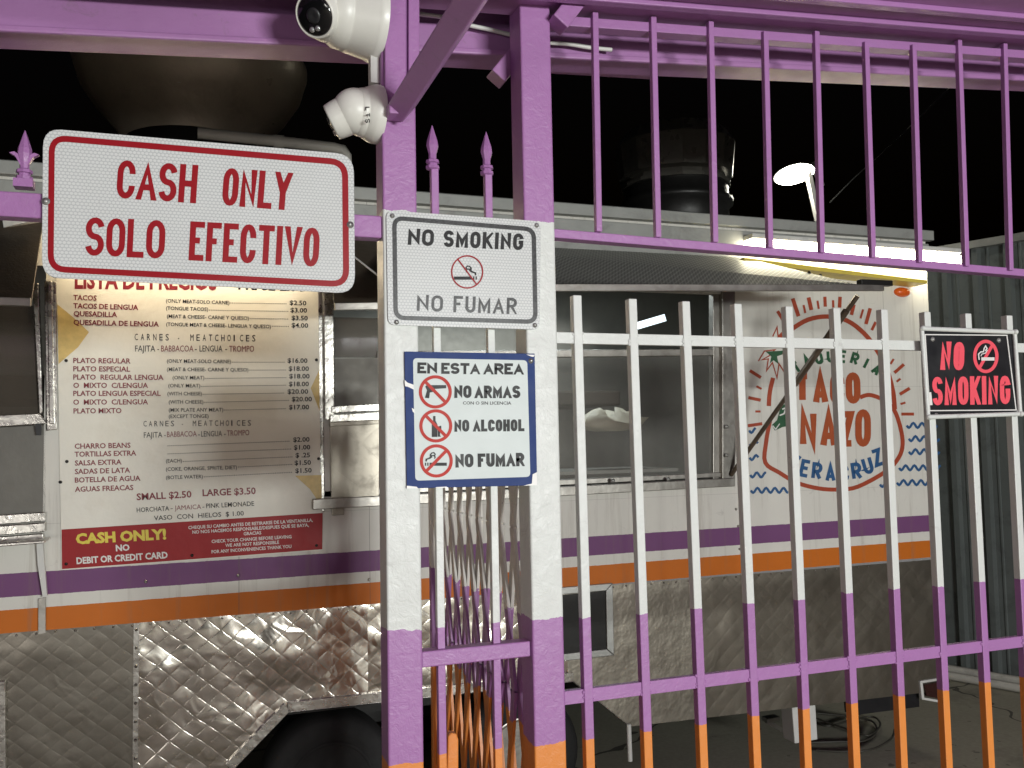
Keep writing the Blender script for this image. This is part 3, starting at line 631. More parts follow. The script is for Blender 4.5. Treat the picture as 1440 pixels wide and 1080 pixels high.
mids = (('(ONLY MEAT-SOLO CARNE)', 700, 968, 196, 1220, 204), ('(TONGUE TACOS)', 700, 878, 227, 1222, 236), ('(MEAT & CHEESE- CARNE Y QUESO)', 704, 1050, 261, 1226, 268), ('(TONGUE MEAT & CHEESE- LENGUA Y QUESO)', 701, 1143, 295, 1226, 299), ('(ONLY MEAT-SOLO CARNE)', 704, 975, 450, 1208, 450), ('(MEAT & CHEESE- CARNE Y QUESO)', 704, 1048, 485, 1214, 483), ('(ONLY MEAT)', 728, 862, 520, 1216, 515), ('(ONLY MEAT)', 710, 845, 554, 1215, 547), ('(WITH CHEESE)', 706, 852, 588, 1209, 580), ('(WITH CHEESE)', 712, 858, 623, 1227, 611), ('(MIX PLATE ANY MEAT)', 712, 942, 657, 1215, 646), ('', 703, 703, 803, 1232, 783), ('', 703, 703, 837, 1236, 816), ('(EACH)', 700, 768, 872, 1243, 849), ('(COKE, ORANGE, SPRITE, DIET)', 700, 1000, 907, 1239, 881), ('(BOTLE WATER)', 700, 856, 942, 1242, 914))
for t, x0, x1, y, xe, ye in mids:
    if t: row(blk, t, x0, x1, y, 5.2, .010)
    n = int((xe-x1-6)/7.5)
    for i in range(n):
        q = c5(x1+6+i*7.5, y+(ye-y)*((x1+6+i*7.5-x0)/(xe-x0))-2); blk.face([(q[0]-.55, q[1]-.6), (q[0]+.55, q[1]-.6), (q[0]+.55, q[1]+.6), (q[0]-.55, q[1]+.6)])
row(blk, '(EXCEPT TONGE)', 712, 880, 684, 5.2, .01)
for t, x0, x1, y in (('$2.50', 1222, 1292, 206), ('$3.00', 1225, 1295, 237), ('$3.50', 1230, 1298, 270), ('$4.00', 1230, 1300, 301), ('$16.00', 1213, 1297, 450), ('$18.00', 1218, 1303, 484), ('$18.00', 1220, 1306, 516), ('$18.00', 1219, 1303, 549), ('$20.00', 1213, 1300, 581), ('$20.00', 1231, 1316, 613), ('$17.00', 1219, 1304, 647), ('$2.00', 1237, 1306, 784), ('$1.00', 1240, 1309, 817), ('$ .25', 1247, 1308, 850), ('$1.50', 1243, 1312, 882), ('$1.50', 1246, 1315, 915)): row(blk, t, x0, x1, y, 6.6, .018)
blk.font('- PRICE LIST', 322, 406, 430, 409, 22, .03)
for x0, x1, y, h in ((568, 1075, 355, 9.6), (605, 1055, 719, 8.2)):
    tx = 'CARNES - MEATCHOICES'; 
    for i, chh in enumerate(tx):
        if chh == ' ': continue
        a = c5(x0+(x1-x0)*i/(len(tx)-1)*.978, y); wpx = .25 if chh == 'I' else .8
        blk.font(chh, a[0], a[1]+vp(*a)*(a[0]-x0/3)*.6, a[0]+(4.6 if chh not in 'I-' else 1.6), a[1]+vp(*a)*(a[0]-x0/3)*.6, h, 0)
for t, a0, a1, y0, y1, h in (('FAJITA', 570, 655, 403, 403, 9), ('-', 664, 671, 403, 403, 9), ('-', 822, 830, 403, 403, 9), ('LENGUA', 842, 938, 403, 403, 9), ('-', 950, 958, 403, 403, 9), ('FAJITA', 607, 685, 767, 765, 8.2), ('-', 693, 699, 765, 765, 8), ('LENGUA', 849, 937, 762, 760, 8.2), ('-', 836, 843, 762, 762, 8), ('-', 945, 952, 760, 760, 8)): blk.font(t, a0/3, 360+y0/3, a1/3, 360+y1/3, h, 0)
blk.font('HORCHATA', 192.4, 720.5, 238, 717.9, 6.8, .006); blk.font('-', 240, 717.4, 243, 717.2, 6.8); blk.font('-', 284.6, 715.4, 287.6, 715.2, 6.8); blk.font('PINK LEMONADE', 290, 714.6, 357.5, 711.2, 6.8, .006); blk.font('VASO  CON  HIELOS  $ 1.00', 216.6, 731.8, 343, 724.8, 6.8, .006)
blk.build('black_lettering', 'ink_black', menu)
k = Ink(YI-.0006); k.font('CASH ONLY!', 107, 764.6, 234, 757.6, 14.2, .05); k.build('yellow_lettering', 'ink_yel', menu)
k = Ink(YI-.0006); k.font('NO', 163, 774.9, 182.4, 773.8, 8.8, .04); k.font('DEBIT OR CREDIT CARD', 107.8, 793, 236, 784.6, 9.2, .035)
for t, x0, y0, x1, y1 in (('CHEQUE SU CAMBIO ANTES DE RETIRARSE DE LA VENTANILLA,', 265, 744.2, 440, 733.4), ('NO NOS HACEMOS RESPONSABLE/DESPUES QUE SE BAYA,', 270.7, 750.6, 434.4, 740.4), ('GRACIAS', 342.7, 752.8, 367.5, 751.2), ('CHECK YOUR CHANGE BEFORE LEAVING', 297.7, 763.6, 410, 756.8), ('WE ARE NOT RESPONSIBLE', 317, 769.2, 392.5, 764.6), ('FOR ANY INCONVENIENCES THANK YOU', 297.7, 778.2, 410, 770.4)): k.font(t, x0, y0, x1, y1, 4.7, .02)
k.build('white_lettering', 'ink_white', menu)
for x, y in ((93, 507), (445, 506), (94, 649), (85, 678), (448, 645), (93, 793), (270, 781), (445, 767)): MB().lathe(P(x, y, YM), (0, -1, 0), [(0, .006), (.002, .0055), (.0035, .002)], 10).build('screw', 'dark_metal', menu)

# ------------------------------------------------------------------ bag on the shelf inside
bgm = MB(); c = P(858, 596, T+.28); n1, n2 = 26, 12; vs = []; fs = []
for j in range(n2+1):
    for i in range(n1):
        a = 2*math.pi*i/n1; t = j/n2; rr = math.sin(math.pi*(.06+.9*t))**.6*(1+.16*math.sin(5*a+3*t)+.12*math.sin(9*a-4*t))
        vs.append(c+Vector((.17*rr*math.cos(a), .09*rr*math.sin(a), -.035+.085*t+.026*math.sin(4*a+6*t)*t+.014*math.sin(11*a-5*t)*t)))
for j in range(n2):
    for i in range(n1): fs.append((j*n1+i, j*n1+(i+1) % n1, (j+1)*n1+(i+1) % n1, (j+1)*n1+i))
bgm.add(vs, fs, True); bgm.add(vs[-n1:], [list(range(n1))], True)
bo = bgm.build('plastic_bag', 'bag'); tag(bo, 'crumpled cream plastic bag lying behind the glass of the serving window', 'bag')

# ------------------------------------------------------------------ roof equipment
fan = thing('exhaust_fan', tuple(P(275, 250, T+.75)), 'large dark bowl shaped roof exhaust fan above the cash only sign', 'roof vent')
c = P(272, 190, T+.75)
MB().lathe(c, (0, 0, 1), [(-.06, .30), (0, .33), (.10, .42), (.20, .485), (.27, .505), (.30, .515), (.33, .515), (.335, .49), (.30, .46)], 64).build('bowl', 'fan_bowl', fan)
MB().lathe(c, (0, 0, 1), [(.20, .40), (.42, .40), (.50, .30), (.52, .05)], 40).build('motor_cap', 'dark_metal', fan)
MB().lathe(c, (0, 0, 1), [(-.32, .30), (-.061, .30)], 40).build('curb', 'dark_metal', fan)
b = Ink(0); bd = MB(); q = c+Vector((-.03, -.40, .09)); bd.beam(q+Vector((-.03, 0, 0)), q+Vector((.03, 0, 0)), .012, .006); bd.build('badge', 'galv', fan)
fan2 = thing('exhaust_fan', tuple(P(950, 320, T+.95)), 'dark drum shaped roof exhaust fan behind the upper purple bars', 'roof vent')
c = P(950, 262, T+.95)
MB().lathe(c, (0, 0, 1), [(-.02, .30), (-.02, .315), (.0, .315), (.005, .29), (.03, .29), (.04, .33), (.22, .35), (.30, .30), (.315, .18), (.32, .02)], 16, False).build('drum', 'fan_metal', fan2)
MB().lathe(c, (0, 0, 1), [(-.26, .30), (-.14, .30), (-.13, .325), (-.10, .325), (-.09, .30), (-.021, .30)], 32).build('curb', 'dark_metal', fan2)
pipe = MB(); pipe.tube([P(278, 187, T+.02), P(395, 199, T+.02), P(470, 208, T+.02), P(482, 211, T+.02), P(487, 219, T+.02), P(488, 262, T+.02)], .022, 12); pipe.lathe(P(392, 199, T+.02), (1, 0, .0), [(-.02, .026), (.02, .026)], 16)
tag(pipe.build('conduit_pipe', 'pvc'), 'grey conduit pipe elbowing down above the cash only sign', 'pipe')
# ------------------------------------------------------------------ lamps on the truck
def tube_light(a, b, r, label, mat, watts, col, bulbs):
    t = thing('tube_light', tuple((Vector(a)+Vector(b))/2), label, 'light', 'tube lights on the truck')
    a, b = Vector(a), Vector(b); MB().beam(a+Vector((0, .005, r+.014)), b+Vector((0, .005, r+.014)), .024, .085).build('housing', 'wplastic', t, .004)
    MB().tube([a+(b-a)*i/8 for i in range(9)], r, 14).build('tube', mat, t)
    return t
tube_light(P(1052, 347, T-.06), P(1347, 367, T-.06), .031, 'bright white tube light over the taqueria mural', 'tube_bright', 0, None, 1)
tube_light(P(84, 332, T-.14), P(436, 352, T-.14), .016, 'warm tube light mostly hidden behind the cash only sign', 'tube_warm', 0, None, 1)
# the flood lamp on its pole beyond the roof
YF = T+1.6
fl = thing('flood_lamp', tuple(P(1150, 330, YF)), 'glowing flood lamp on a pale slanted pole above the truck roof', 'lamp')
MB().beam(P(1134, 232, YF), P(1158, 345, YF), .035, .035).build('pole', 'wplastic', fl)
MB().beam(P(1142, 228, YF+.04), P(1156, 262, YF+.04), .03, .03).build('arm', 'galv', fl)
fh = MB(); c = P(1117, 245, YF); dv = (P(1146, 239, YF)-P(1088, 251, YF)); ln = dv.length/2; dv.normalize()
nv = dv.cross(Vector((0, .55, -1))).normalized(); nv = nv if nv.y < 0 else -nv; sv = nv.cross(dv)
vs = [c+dv*ln*math.cos(2*math.pi*i/28)+sv*ln*.40*math.sin(2*math.pi*i/28) for i in range(28)]
fh.add(vs+[v-nv*.06+(c-v)*.3 for v in vs], [list(range(28)), list(range(55, 27, -1))]+[(i, (i+1) % 28, (i+1) % 28+28, i+28) for i in range(28)])
fh.build('head', 'dark_metal', fl)
ff = MB(); ff.add([v+(c-v)*.04+nv*.006 for v in vs]+[c+nv*.045], [(i, (i+1) % 28, 28) for i in range(28)]); ff.build('lamp_face', 'flood', fl)
wr = MB(); wr.tube([P(1167, 285, YF), P(1200, 251, YF+.05), P(1236, 219, YF+.1), P(1262, 195, YF+.13), P(1400, 60, YF+.2)], .004, 6)
tag(wr.build('guy_wire', 'galv'), 'thin pale wire rising from the roof behind the bars', 'wire')

# ------------------------------------------------------------------ corrugated wall on the right, pipes, clutter under the truck
W0, W1 = G(1338, 936), G(1440, 953); dr = (W1-W0).normalized(); nrm = Vector((-dr.y, dr.x, 0)); nrm = nrm if nrm.dot(EYEP-W0) > 0 else -nrm
hw = 2.84; st = W0-dr*3.2; Ln = 5.4
prof = [(0, 0), (.06, 0), (.075, .032), (.110, .032), (.125, 0), (.155, 0), (.160, .007), (.170, .007), (.175, 0)]; pw = .20
pts = []; x = 0
while x < Ln:
    pts += [(x+a, h) for a, h in prof]; x += pw
cw = MB(); vs = []; fs = []
for a, h in pts:
    for z in (0, hw): vs.append(st+dr*a+nrm*h+Vector((0, 0, z)))
n = len(pts)
for i in range(n-1): fs.append((2*i, 2*i+2, 2*i+3, 2*i+1))
cw.add(vs, fs)
bk = [v-nrm*.03 for v in vs]; cw.add([bk[0], bk[-2], bk[-1], bk[1]], [(0, 1, 2, 3)])
cwt = thing('corrugated_wall', tuple(W0), 'dark grey corrugated metal wall beyond the right end of the truck', 'wall')
cw.build('sheeting', 'corr', cwt)
fls = MB()
fls.beam(st+Vector((0, 0, hw+.02))+nrm*.02, st+dr*Ln+Vector((0, 0, hw+.02))+nrm*.02, .05, .09, tuple(nrm))
fls.build('cap_flashing', 'galv', cwt)
for i, (a, h, lab) in enumerate((((1338, 942), .04, 'grey pipe lying closest to the foot of the corrugated wall'), ((1336, 950), .03, 'grey pipe lying on the concrete just in front of the other pipe'))):
    q = G(*a, .03); tb = MB(); tb.tube([q-dr*.3, q+dr*1.0+nrm*.02*i, q+dr*2.2+nrm*.05*i], .03-.004*i, 10); tag(tb.build('ground_pipe', 'pvc'), lab, 'pipe', 'pipes along the wall')
wbx = thing('white_box', tuple(P(1130, 1045, T+.05)), 'small white battered box hanging under the truck skirt', 'box')
MB().prism([(1113, 983), (1146, 978), (1150, 1040), (1118, 1046)], T+.05, T+.14).build('case', 'wplastic', wbx, .004)
MB().prism([(1110, 978), (1120, 980), (1117, 990)], T+.045, T+.05).build('bent_tab', 'wplastic', wbx)
MB().prism([(1111, 984), (1147, 979), (1147, 983), (1111, 988)], T+.044, T+.05).build('lid_edge', 'galv', wbx)
br = MB(); br.beam(P(1075, 1012, T+.3), P(1093, 1009, T+.3), .02, .05); br.beam(P(1078, 1014, T+.3), P(1116, 1036, T+.25), .02, .04)
tag(br.build('angle_bracket', 'galv'), 'bent pale metal bracket under the truck next to the white box', 'bracket')
cb = MB()
def gl(pts, r=.0055): cb.tube([G(x, y, .012+.006*i/len(pts)) for i, (x, y) in enumerate(smooth(pts, 5))], r, 6)
gl([(1148, 1016), (1165, 1021), (1200, 1012), (1228, 1008), (1238, 1020), (1222, 1034), (1200, 1028), (1170, 1018), (1148, 1010)]); gl([(1140, 1044), (1180, 1043), (1214, 1042), (1232, 1030), (1226, 1014), (1190, 1007), (1150, 1003)]); gl([(1148, 1055), (1190, 1057), (1225, 1054), (1252, 1040), (1258, 1026)])
tag(cb.build('black_cable', 'cable'), 'loops of black cable lying on the concrete beside the white box', 'cable')

# ------------------------------------------------------------------ fence: posts
PW = .076
def post(xl_, label, zt_):
    x0 = P(*xl_, 0).x; t = thing('fence_post', (x0+PW/2, PW/2, 0), label, 'fence post', 'square fence posts')
    MB().box((x0, 0, 0), (x0+PW, PW, zt_)).build('shaft', 'post', t, .0045, 3); return t, x0
p1, x1 = post((544.5, 900), 'square purple, white and orange post carrying the two security cameras', 2.62)
p2, x2 = post((748.5, 880), 'square purple, white and orange post holding the right edge of the blue sign', 2.66)
MB().prism([(541.5, -25), (571, -25), (571, 150), (562, 158), (541.5, 158)], -.012, 0).build('gusset_plate', 'purple', p1, .002)
MB().prism([(574.5, -25), (590, -25), (590, 118), (574.5, 145)], -.010, 0).build('gusset_plate', 'purple', p1, .002)
MB().beam(P(563, 152, -.03), P(690, -45, -.55), .046, .05).build('diagonal_brace', 'purple_beam', p1, .003)
MB().beam(P(544, 158, -.03), P(570, 160, -.03), .02, .05).build('brace_foot', 'purple_beam', p1, .003)
MB().beam(P(783, 36, -.01), P(850, -50, -.01), .044, .05).build('diagonal_brace', 'purple', p2, .003)
MB().beam(P(697, 112, .10), P(760, 35, .10), .042, .05).build('diagonal_brace', 'purple_beam', p2, .003)
# rail to the left of the posts with its spear head
zl0, zl1 = P(535, 333).z, P(535, 303).z
lr = thing('fence_rail', (-.2, .02, zl0), 'purple rail with one spear head running left behind the cash only sign', 'fence rail')
MB().box((-1.6, .010, zl0), (x1, .050, zl1+.002)).build('rail', 'purple', lr, .003)
def spear(c, s, par, zbase, flared=False):
    """forged spear head: collar, swelling, point; flared adds two side leaves"""
    mb = MB(); mb.lathe(c, (0, 0, 1), [(0, .013*s), (.004*s, .021*s), (.012*s, .021*s), (.014*s, .015*s), (.020*s, .015*s), (.022*s, .021*s), (.030*s, .020*s), (.034*s, .012*s), (.05*s, .012*s), (.075*s, .019*s), (.09*s, .017*s), (.125*s, .006*s), (.140*s, .001*s)], 8, False)
    o = mb.build('spear_head', 'purple', par)
    if flared:
        fm = MB()
        for sg in (-1, 1):
            fm.xprism([Vector((c.x+sg*a*s, c.y-.006, c.z+z*s)) for a, z in ((.008, .040), (.014, .052), (.022, .066), (.036, .074), (.024, .078), (.012, .070), (.006, .060))], .012)
        fm.build('leaf', 'purple', o)
    return o
c = P(34, 262, .03); MB().beam(c-Vector((0, 0, .004)), c+Vector((0, 0, .012)), .034, .03).build('collar', 'purple', lr)
spear(c+Vector((0, 0, .01)), .72, lr, 0, True)
# infill between the posts
inf = thing('fence_infill', ((x1+x2)/2+.04, .03, 0), 'two thin spear-topped pickets with one purple rail between the two posts', 'fence panel')
for (tx, ty), (bx, by) in (((606.5, 238), (626, 1080)), ((683.5, 246), (702.5, 1080))):
    Yk = .032; a = P(tx, ty, Yk); bq = P(bx, by, Yk); xx = (a.x+bq.x)/2
    MB().box((xx-.0085, Yk-.0085, .08), (xx+.0085, Yk+.0085, a.z+.004)).build('picket', 'picket', inf, .0015)
    spear(Vector((a.x*.5+xx*.5, Yk, a.z-.002)), .74, inf, 0)
za = P(660, 918, .02).z
MB().box((x1+PW, .012, za-.02), (x2, .048, za+.014)).build('rail', 'purple', inf, .003)
zq = P(650, 316, .02).z; MB().box((x1+PW, .012, zq-.02), (x2, .048, zq+.006)).build('rail', 'purple', inf, .003)
# upper barred panel
ubt = ((838, 16), (920, 22), (1001, 29), (1078, 43), (1150, 43), (1220, 58), (1287, 62), (1351, 55), (1415, 60)); ubb = ((843.5, 325), (927, 333), (1007.5, 340), (1085, 348), (1158, 355), (1230, 362), (1296, 369), (1361.7, 374), (1423.7, 380))
upn = thing('barred_panel', (1.4, .02, 2.0), 'purple barred panel above the white gate under the canopy', 'fence panel')
r0, r1 = P(770, 327, .012), P(1500, 390, .012)
MB().beam(Vector((x2+PW, .030, r0.z)), Vector((r1.x+.5, .030, r1.z-.006)), .021, .036).build('rail', 'purple', upn, .002)
q0, q1 = P(770, 27, .012), P(1440, 76, .012)
tdir = (q1-q0).normalized(); MB().beam(Vector((x2+PW, .030, q0.z)), Vector((q1.x, .030, q1.z))+tdir*.6, .024, .036).build('rail', 'purple', upn, .002)
for (tx, ty), (bx, by) in zip(ubt, ubb):
    a, bq = P(tx, ty, 0), P(bx, by, 0); MB().beam(a+Vector((0, .009, 0)), bq+Vector((0, .009, 0)), .0150, .0150).build('bar', 'purple', upn, .0015)
for ex in (1478, 1540): MB().beam(P(ex, 60, .009), P(ex+8, 384, .009), .015, .015).build('bar', 'purple', upn, .0015)
# lower gate
gate = thing('picket_gate', (1.6, .02, 0), 'white, purple and orange picket gate standing right of the posts', 'gate')
gt = ((812, 415), (890, 420), (965, 423.5), (1038, 427), (1110, 430.7), (1177, 433), (1244, 435), (1304.5, 438.5), (1362, 440.7), (1420, 443.5), (1474, 446))
gb = ((831, 1080), (913, 1080), (991, 1080), (1066, 1080), (1137.5, 1080), (1206, 1080), (1272.7, 1080), (1336, 1080), (1395.5, 1080), (1453, 1080), (1508, 1080))
GW_ = .0215
for (tx, ty), (bx, by) in zip(gt, gb):
    a, bq = P(tx, ty, 0), P(bx, by, 0); dd = (bq-a); bq = a+dd*((a.z-.1)/(a.z-bq.z))
    MB().beam(a+Vector((0, GW_/2, 0)), bq+Vector((0, GW_/2, 0)), GW_, GW_).build('picket', 'gatep', gate, .0018)
def welds(mb, zz, hh):
    """lumpy weld beads where each picket meets the rail"""
    for (tx, ty), (bx, by) in zip(gt, gb):
        a, q = P(tx, ty, 0), P(bx, by, 0); x = a.x+(q.x-a.x)*(a.z-zz)/(a.z-q.z)
        for sd_ in (-1, 1):
            for i in range(3 if sd_ < 0 else 2):
                rr = random.uniform(.0025, .0048); c = Vector((x+sd_*(GW_/2+.001), .004, zz+random.uniform(-.5, .5)*hh))
                mb.lathe(c, (0, 0, 1), [(-rr, .0002), (-rr*.7, rr*.7), (0, rr), (rr*.7, rr*.7), (rr, .0002)], 8)
for (a, b_, hh) in (((780, 472.5), (1440, 491), .026), ((796, 977), (1440, 906), .030)):
    a, b_ = P(*a, .004), P(*b_, .004); zz = (a.z+b_.z)/2; mb = MB()
    mb.box((x2+PW, .0035, zz-hh/2), (b_.x+.6, .0185, zz+hh/2)); welds(mb, zz, hh); mb.build('rail', 'gatep' if a.z < 1.5 else 'white', gate, .002)
mb = MB(); mb.box((x2+PW, .0035, .14), (3.0, .0185, .17)); mb.build('rail', 'gatep', gate, .002)
# folding scissor gate, pushed open behind the right post
fg = thing('folding_gate', (P(722, 900, .18).x, .5, 0), 'folding scissor gate of thin bars pushed back between the two posts', 'gate')
X0 = P(724, 852, .17).x+.01; n = 9; ys = [.16+i*.097 for i in range(n)]
lev = [.185+.4*i for i in range(5)]
def zig(y0, sg, dx, ln=.052):
    mb = MB()
    for i in range(len(lev)-1):
        s0 = sg*(1 if i % 2 else -1); a = Vector((X0+dx, y0+s0*ln/2, lev[i])); b_ = Vector((X0+dx, y0-s0*ln/2, lev[i+1])); mb.beam(a, b_, .026, .008, (1, 0, 0))
    return mb
for yk in ys:
    zig(yk, 1, 0, .088).build('lattice_bar', 'fold', fg); zig(yk, -1, .0095, .088).build('lattice_bar', 'fold', fg)
for yk in (ys[0]-.05, ys[-1]+.07): MB().box((X0-.012, yk-.012, .1), (X0+.014, yk+.012, 1.80)).build('end_bar', 'fold', fg, .002)
MB().prism([(630, 1036), (634, 1031), (642, 1032), (645, 1040), (645, 1120), (628, 1120)], .06, .085).build('lock_plate', 'orange', fg, .003)

# ------------------------------------------------------------------ canopy over the gate
can = thing('canopy', (.6, -1.4, 2.5), 'purple steel canopy roof and beams above the fence', 'canopy')
c0, c1 = P(770, 16, 0), P(1440, 66, 0); sl_ = (c1.z-c0.z)/(c1.x-c0.x)
def ceil_z(x): return c0.z+(x-c0.x)*sl_
BY = .17
def slope_box(fl_, fr_, bl_, brr, Y, dep, name, mat, ext=1.2):
    a, b_, c_, d_ = P(*fl_, Y), P(*fr_, Y), P(*brr, Y), P(*bl_, Y)
    e = (b_-a).normalized()*ext; e2 = (c_-d_).normalized()*ext; f4 = [a-e, b_+e, c_+e2, d_-e2]; mb = MB(); mb.xprism(f4, dep); return mb.build(name, mat, can, .004)
slope_box((0, -8), (1440, 86), (0, 42), (1440, 111), BY, .10, 'beam', 'purple_beam')
slope_box((0, 33), (1440, 106), (0, 43), (1440, 113), BY-.014, .014, 'beam_lip', 'purple_beam')
slope_box((0, -60), (1440, 62), (0, 2), (1440, 92), BY+.02, .07, 'beam', 'purple_beam')
a, b_ = P(-60, 52, BY+.14), P(922, 111, BY+.14)
def under(fl_, fr_, bl_, brr, Y, name):
    a, b_ = P(*fl_, Y), P(*fr_, Y); c_, d_ = G(*brr, b_.z), G(*bl_, a.z); t_ = Vector((0, 0, .006)); mb = MB()
    v = [a, b_, c_, d_]; mb.add(v+[p+t_ for p in v], [(3, 2, 1, 0), (4, 5, 6, 7), (0, 1, 5, 4), (1, 2, 6, 5), (2, 3, 7, 6), (3, 0, 4, 7)]); mb.build(name, 'purple_beam', can)
under((-200, 33.5), (922, 87), (-200, 46), (922, 112), BY+.1005, 'flange')
under((922, 87), (1500, 115), (922, 101), (1500, 123), BY+.1005, 'flange')
MB().box((-2.6, -.86, 2.41), (.34, -.78, ceil_z(-2.6)+.05)).build('shade_blocker', 'purple_beam', can, .003)  # unseen beam added to block the main lamp from the left beam
# ceiling sheets over the camera's side, ribs running along the fence
cm = MB()
xs_ = (-2.6, 5.0); cm.add([Vector((x, y, ceil_z(x)+dz)) for dz in (.012, .06) for x, y in ((xs_[0], .055), (xs_[1], .055), (xs_[1], -4.6), (xs_[0], -4.6))], [(0, 1, 2, 3), (7, 6, 5, 4), (0, 4, 5, 1), (1, 5, 6, 2), (2, 6, 7, 3), (3, 7, 4, 0)])
cm.build('ceiling_sheet', 'soffit', can)
rbm = MB()
for k in range(12):
    y = (-.06, -.15)[k] if k < 2 else -.15-(k-1)*.30
    for (wd, dz) in ((.026, .014),):
        a = Vector((xs_[0], y, ceil_z(xs_[0])+.012-dz/2)); b_ = Vector((xs_[1], y, ceil_z(xs_[1])+.012-dz/2)); rbm.beam(a, b_, dz, wd)
rbm.build('ceiling_rib', 'purple', can, .003)
wc = MB(); wc.tube([P(x, y, BY-.025) for x, y in smooth([(575, 18), (600, 21), (622, 24), (645, 31), (662, 36), (690, 42), (718, 49), (745, 55), (772, 60), (800, 62), (830, 67), (860, 70)], 3)], .0055, 8)
tag(wc.build('white_cable', 'wplastic'), 'white cable strung along the purple beam between the posts', 'cable')

# ------------------------------------------------------------------ security cameras
def ball_cam(cx, cy, fr, label, dirv, br_, hr, hl, sc, facevis):
    Yc = .036; o = Vector((x1, Yc, P(545, cy, Yc).z)); t = thing('security_camera', tuple(o), label, 'security camera', 'security cameras on the post')
    ax = Vector((-1, -.12, 0)); L = sc
    MB().lathe(o, ax, [(0, fr), (.012, fr), (.016, fr*.985), (.020, fr*.97), (.022, fr*.95), (.075*L, fr*.86), (.078*L, fr*.83), (.080*L, fr*.84), (.105*L, fr*.80), (.118*L, fr*.70)], 48).build('base', 'camw', t)
    c = o+ax.normalized()*(.118*L); d = Vector(dirv).normalized()
    MB().lathe(c, ax, [(br_*math.sin(R(a)), br_*math.cos(R(a))) for a in range(-80, 86, 10)], 36).build('ball', 'camw', t)
    h = MB(); h.lathe(c, d, [(0, hr*1.1), (hl*.7, hr*1.04), (hl*.94, hr), (hl, hr*.95), (hl, hr*.9), (hl-.004, hr*.88), (hl-.004, .002)], 40); ho = h.build('housing', 'camw', t)
    MB().lathe(c+d*(hl-.003), d, [(0, hr*.88), (.002, hr*.87), (.0045, hr*.80), (.0055, hr*.3)], 40).build('black_face', 'lens', ho)
    MB().lathe(c+d*(hl+.002), d, [(0, hr*.34), (.003, hr*.33), (.0035, hr*.24), (.002, .002)], 28).build('lens', 'blk_plastic', ho)
    sd = d.cross(Vector((0, 0, 1))).normalized(); uu = sd.cross(d)
    for k in (-.02, .28): MB().lathe(c+d*(hl+.001)+sd*hr*k-uu*hr*.55, d, [(0, hr*.13), (.004, hr*.11), (.005, hr*.03)], 16).build('led', 'led', ho)
    return t, o, c
cm1, o1, cc1 = ball_cam(545, 33, .090, 'larger white security camera with black face at the top of the left post', (-.62, -.66, -.52), .064, .048, .060, .95, True)
cm2, o2, cc2 = ball_cam(543, 163, .064, 'smaller white security camera mounted beneath the other one', (-.80, .28, -.40), .05, .040, .058, .46, False)
lg = Ink(o2.y-.0600)
for i, chh in enumerate('LTS'): lg.glyph(chh, 517, 153+i*8.5, 6, 6.5, 90, 1.3)
lg.build('lettering', 'ink_black', cm2)
cbm = MB(); cbm.box((x1-.02, .02, P(540, 120, .03).z), (x1-.001, .05, P(540, 80, .03).z)); tag(cbm.build('cable_cover', 'wplastic'), 'short white cable cover on the post between the two security cameras', 'cable cover')

# ------------------------------------------------------------------ signs
def sign_panel(c, r, Y, th_, mat, par, name='panel'):
    return MB().prism(rrect(c, r), Y, Y+th_).build(name, mat, par, .0008)
def border(ink, c, r, wd):
    p = rrect(c, r, 6); ink.stroke(p+[p[0]], wd)
# cash only
YS = -.004
C1 = [(60.5, 180), (497.5, 217), (499.5, 413), (58.5, 390)]
cs = thing('cash_only_sign', tuple(P(280, 400, YS)), 'large white reflective sign with red lettering CASH ONLY SOLO EFECTIVO', 'sign')
sign_panel(C1, 26, YS, .003, 'reflect', cs)
k = Ink(YS-.0006); border(k, inset(C1, 12.5), 21, 8.5); k.build('border', 'sign_red', cs)
k = Ink(YS-.0006); k.text('CASH', 163, 278.5, 275.5, 286, 54, 8.4, 3); k.text('ONLY', 311.5, 288.5, 407.5, 296, 53, 8.4, 3); k.text('SOLO', 119, 359, 231, 364, 54, 8.4, 3); k.text('EFECTIVO', 265, 366, 447.5, 375.5, 55, 8.4, 3.2); k.build('lettering', 'sign_red', cs)
bolts(cs, [(64.5, 283), (492.5, 316)], YS, .005, 'galv')
MB().box((-.1, YS+.0035, zl0+.01), (-.06, .010, zl1)).build('bracket', 'galv', cs)
MB().box((.16, YS+.0035, zl0+.01), (.2, .010, zl1)).build('bracket', 'galv', cs)
# no smoking / no fumar
YS = -.0045
C2 = [(543, 295.5), (760.5, 311), (759, 463.8), (545.5, 457)]
ns = thing('no_smoking_sign', tuple(P(650, 458, YS)), 'white reflective sign with black border reading NO SMOKING NO FUMAR', 'sign')
sign_panel(C2, 11, YS, .003, 'reflect', ns)
C2i = [(554.5, 306.5), (750.5, 322.5), (753.2, 452.6), (556.5, 446.8)]
k = Ink(YS-.0006); border(k, C2i, 13, 6.2); k.build('border', 'ink_glare', ns)
k = Ink(YS-.0006); k.text('NO', 573.3, 344.2, 609.5, 346.4, 23.5, 5.1, 3); k.text('SMOKING', 623.5, 347.2, 735.5, 352, 23.5, 5.1, 3); cigarette(k, 655, 386, 23, 1); k.build('lettering', 'ink_black', ns)
k = Ink(YS-.0006); k.text('NO', 586, 437, 622.5, 438.7, 23, 4.0, 4); k.text('FUMAR', 637.5, 439, 726.5, 442, 23, 4.0, 3.8); k.build('glare_lettering', 'ink_glare', ns)
k = Ink(YS-.0010); k.ring(657, 382.4, 21.8, 22.6, 2.1); k.stroke([(643.5, 364), (671, 401)], 2.1); k.build('prohibition_ring', 'sign_red', ns)
bolts(ns, [(551.5, 303.5), (754.5, 317), (557.5, 453), (752, 457.5)], YS, .0036, 'galv')
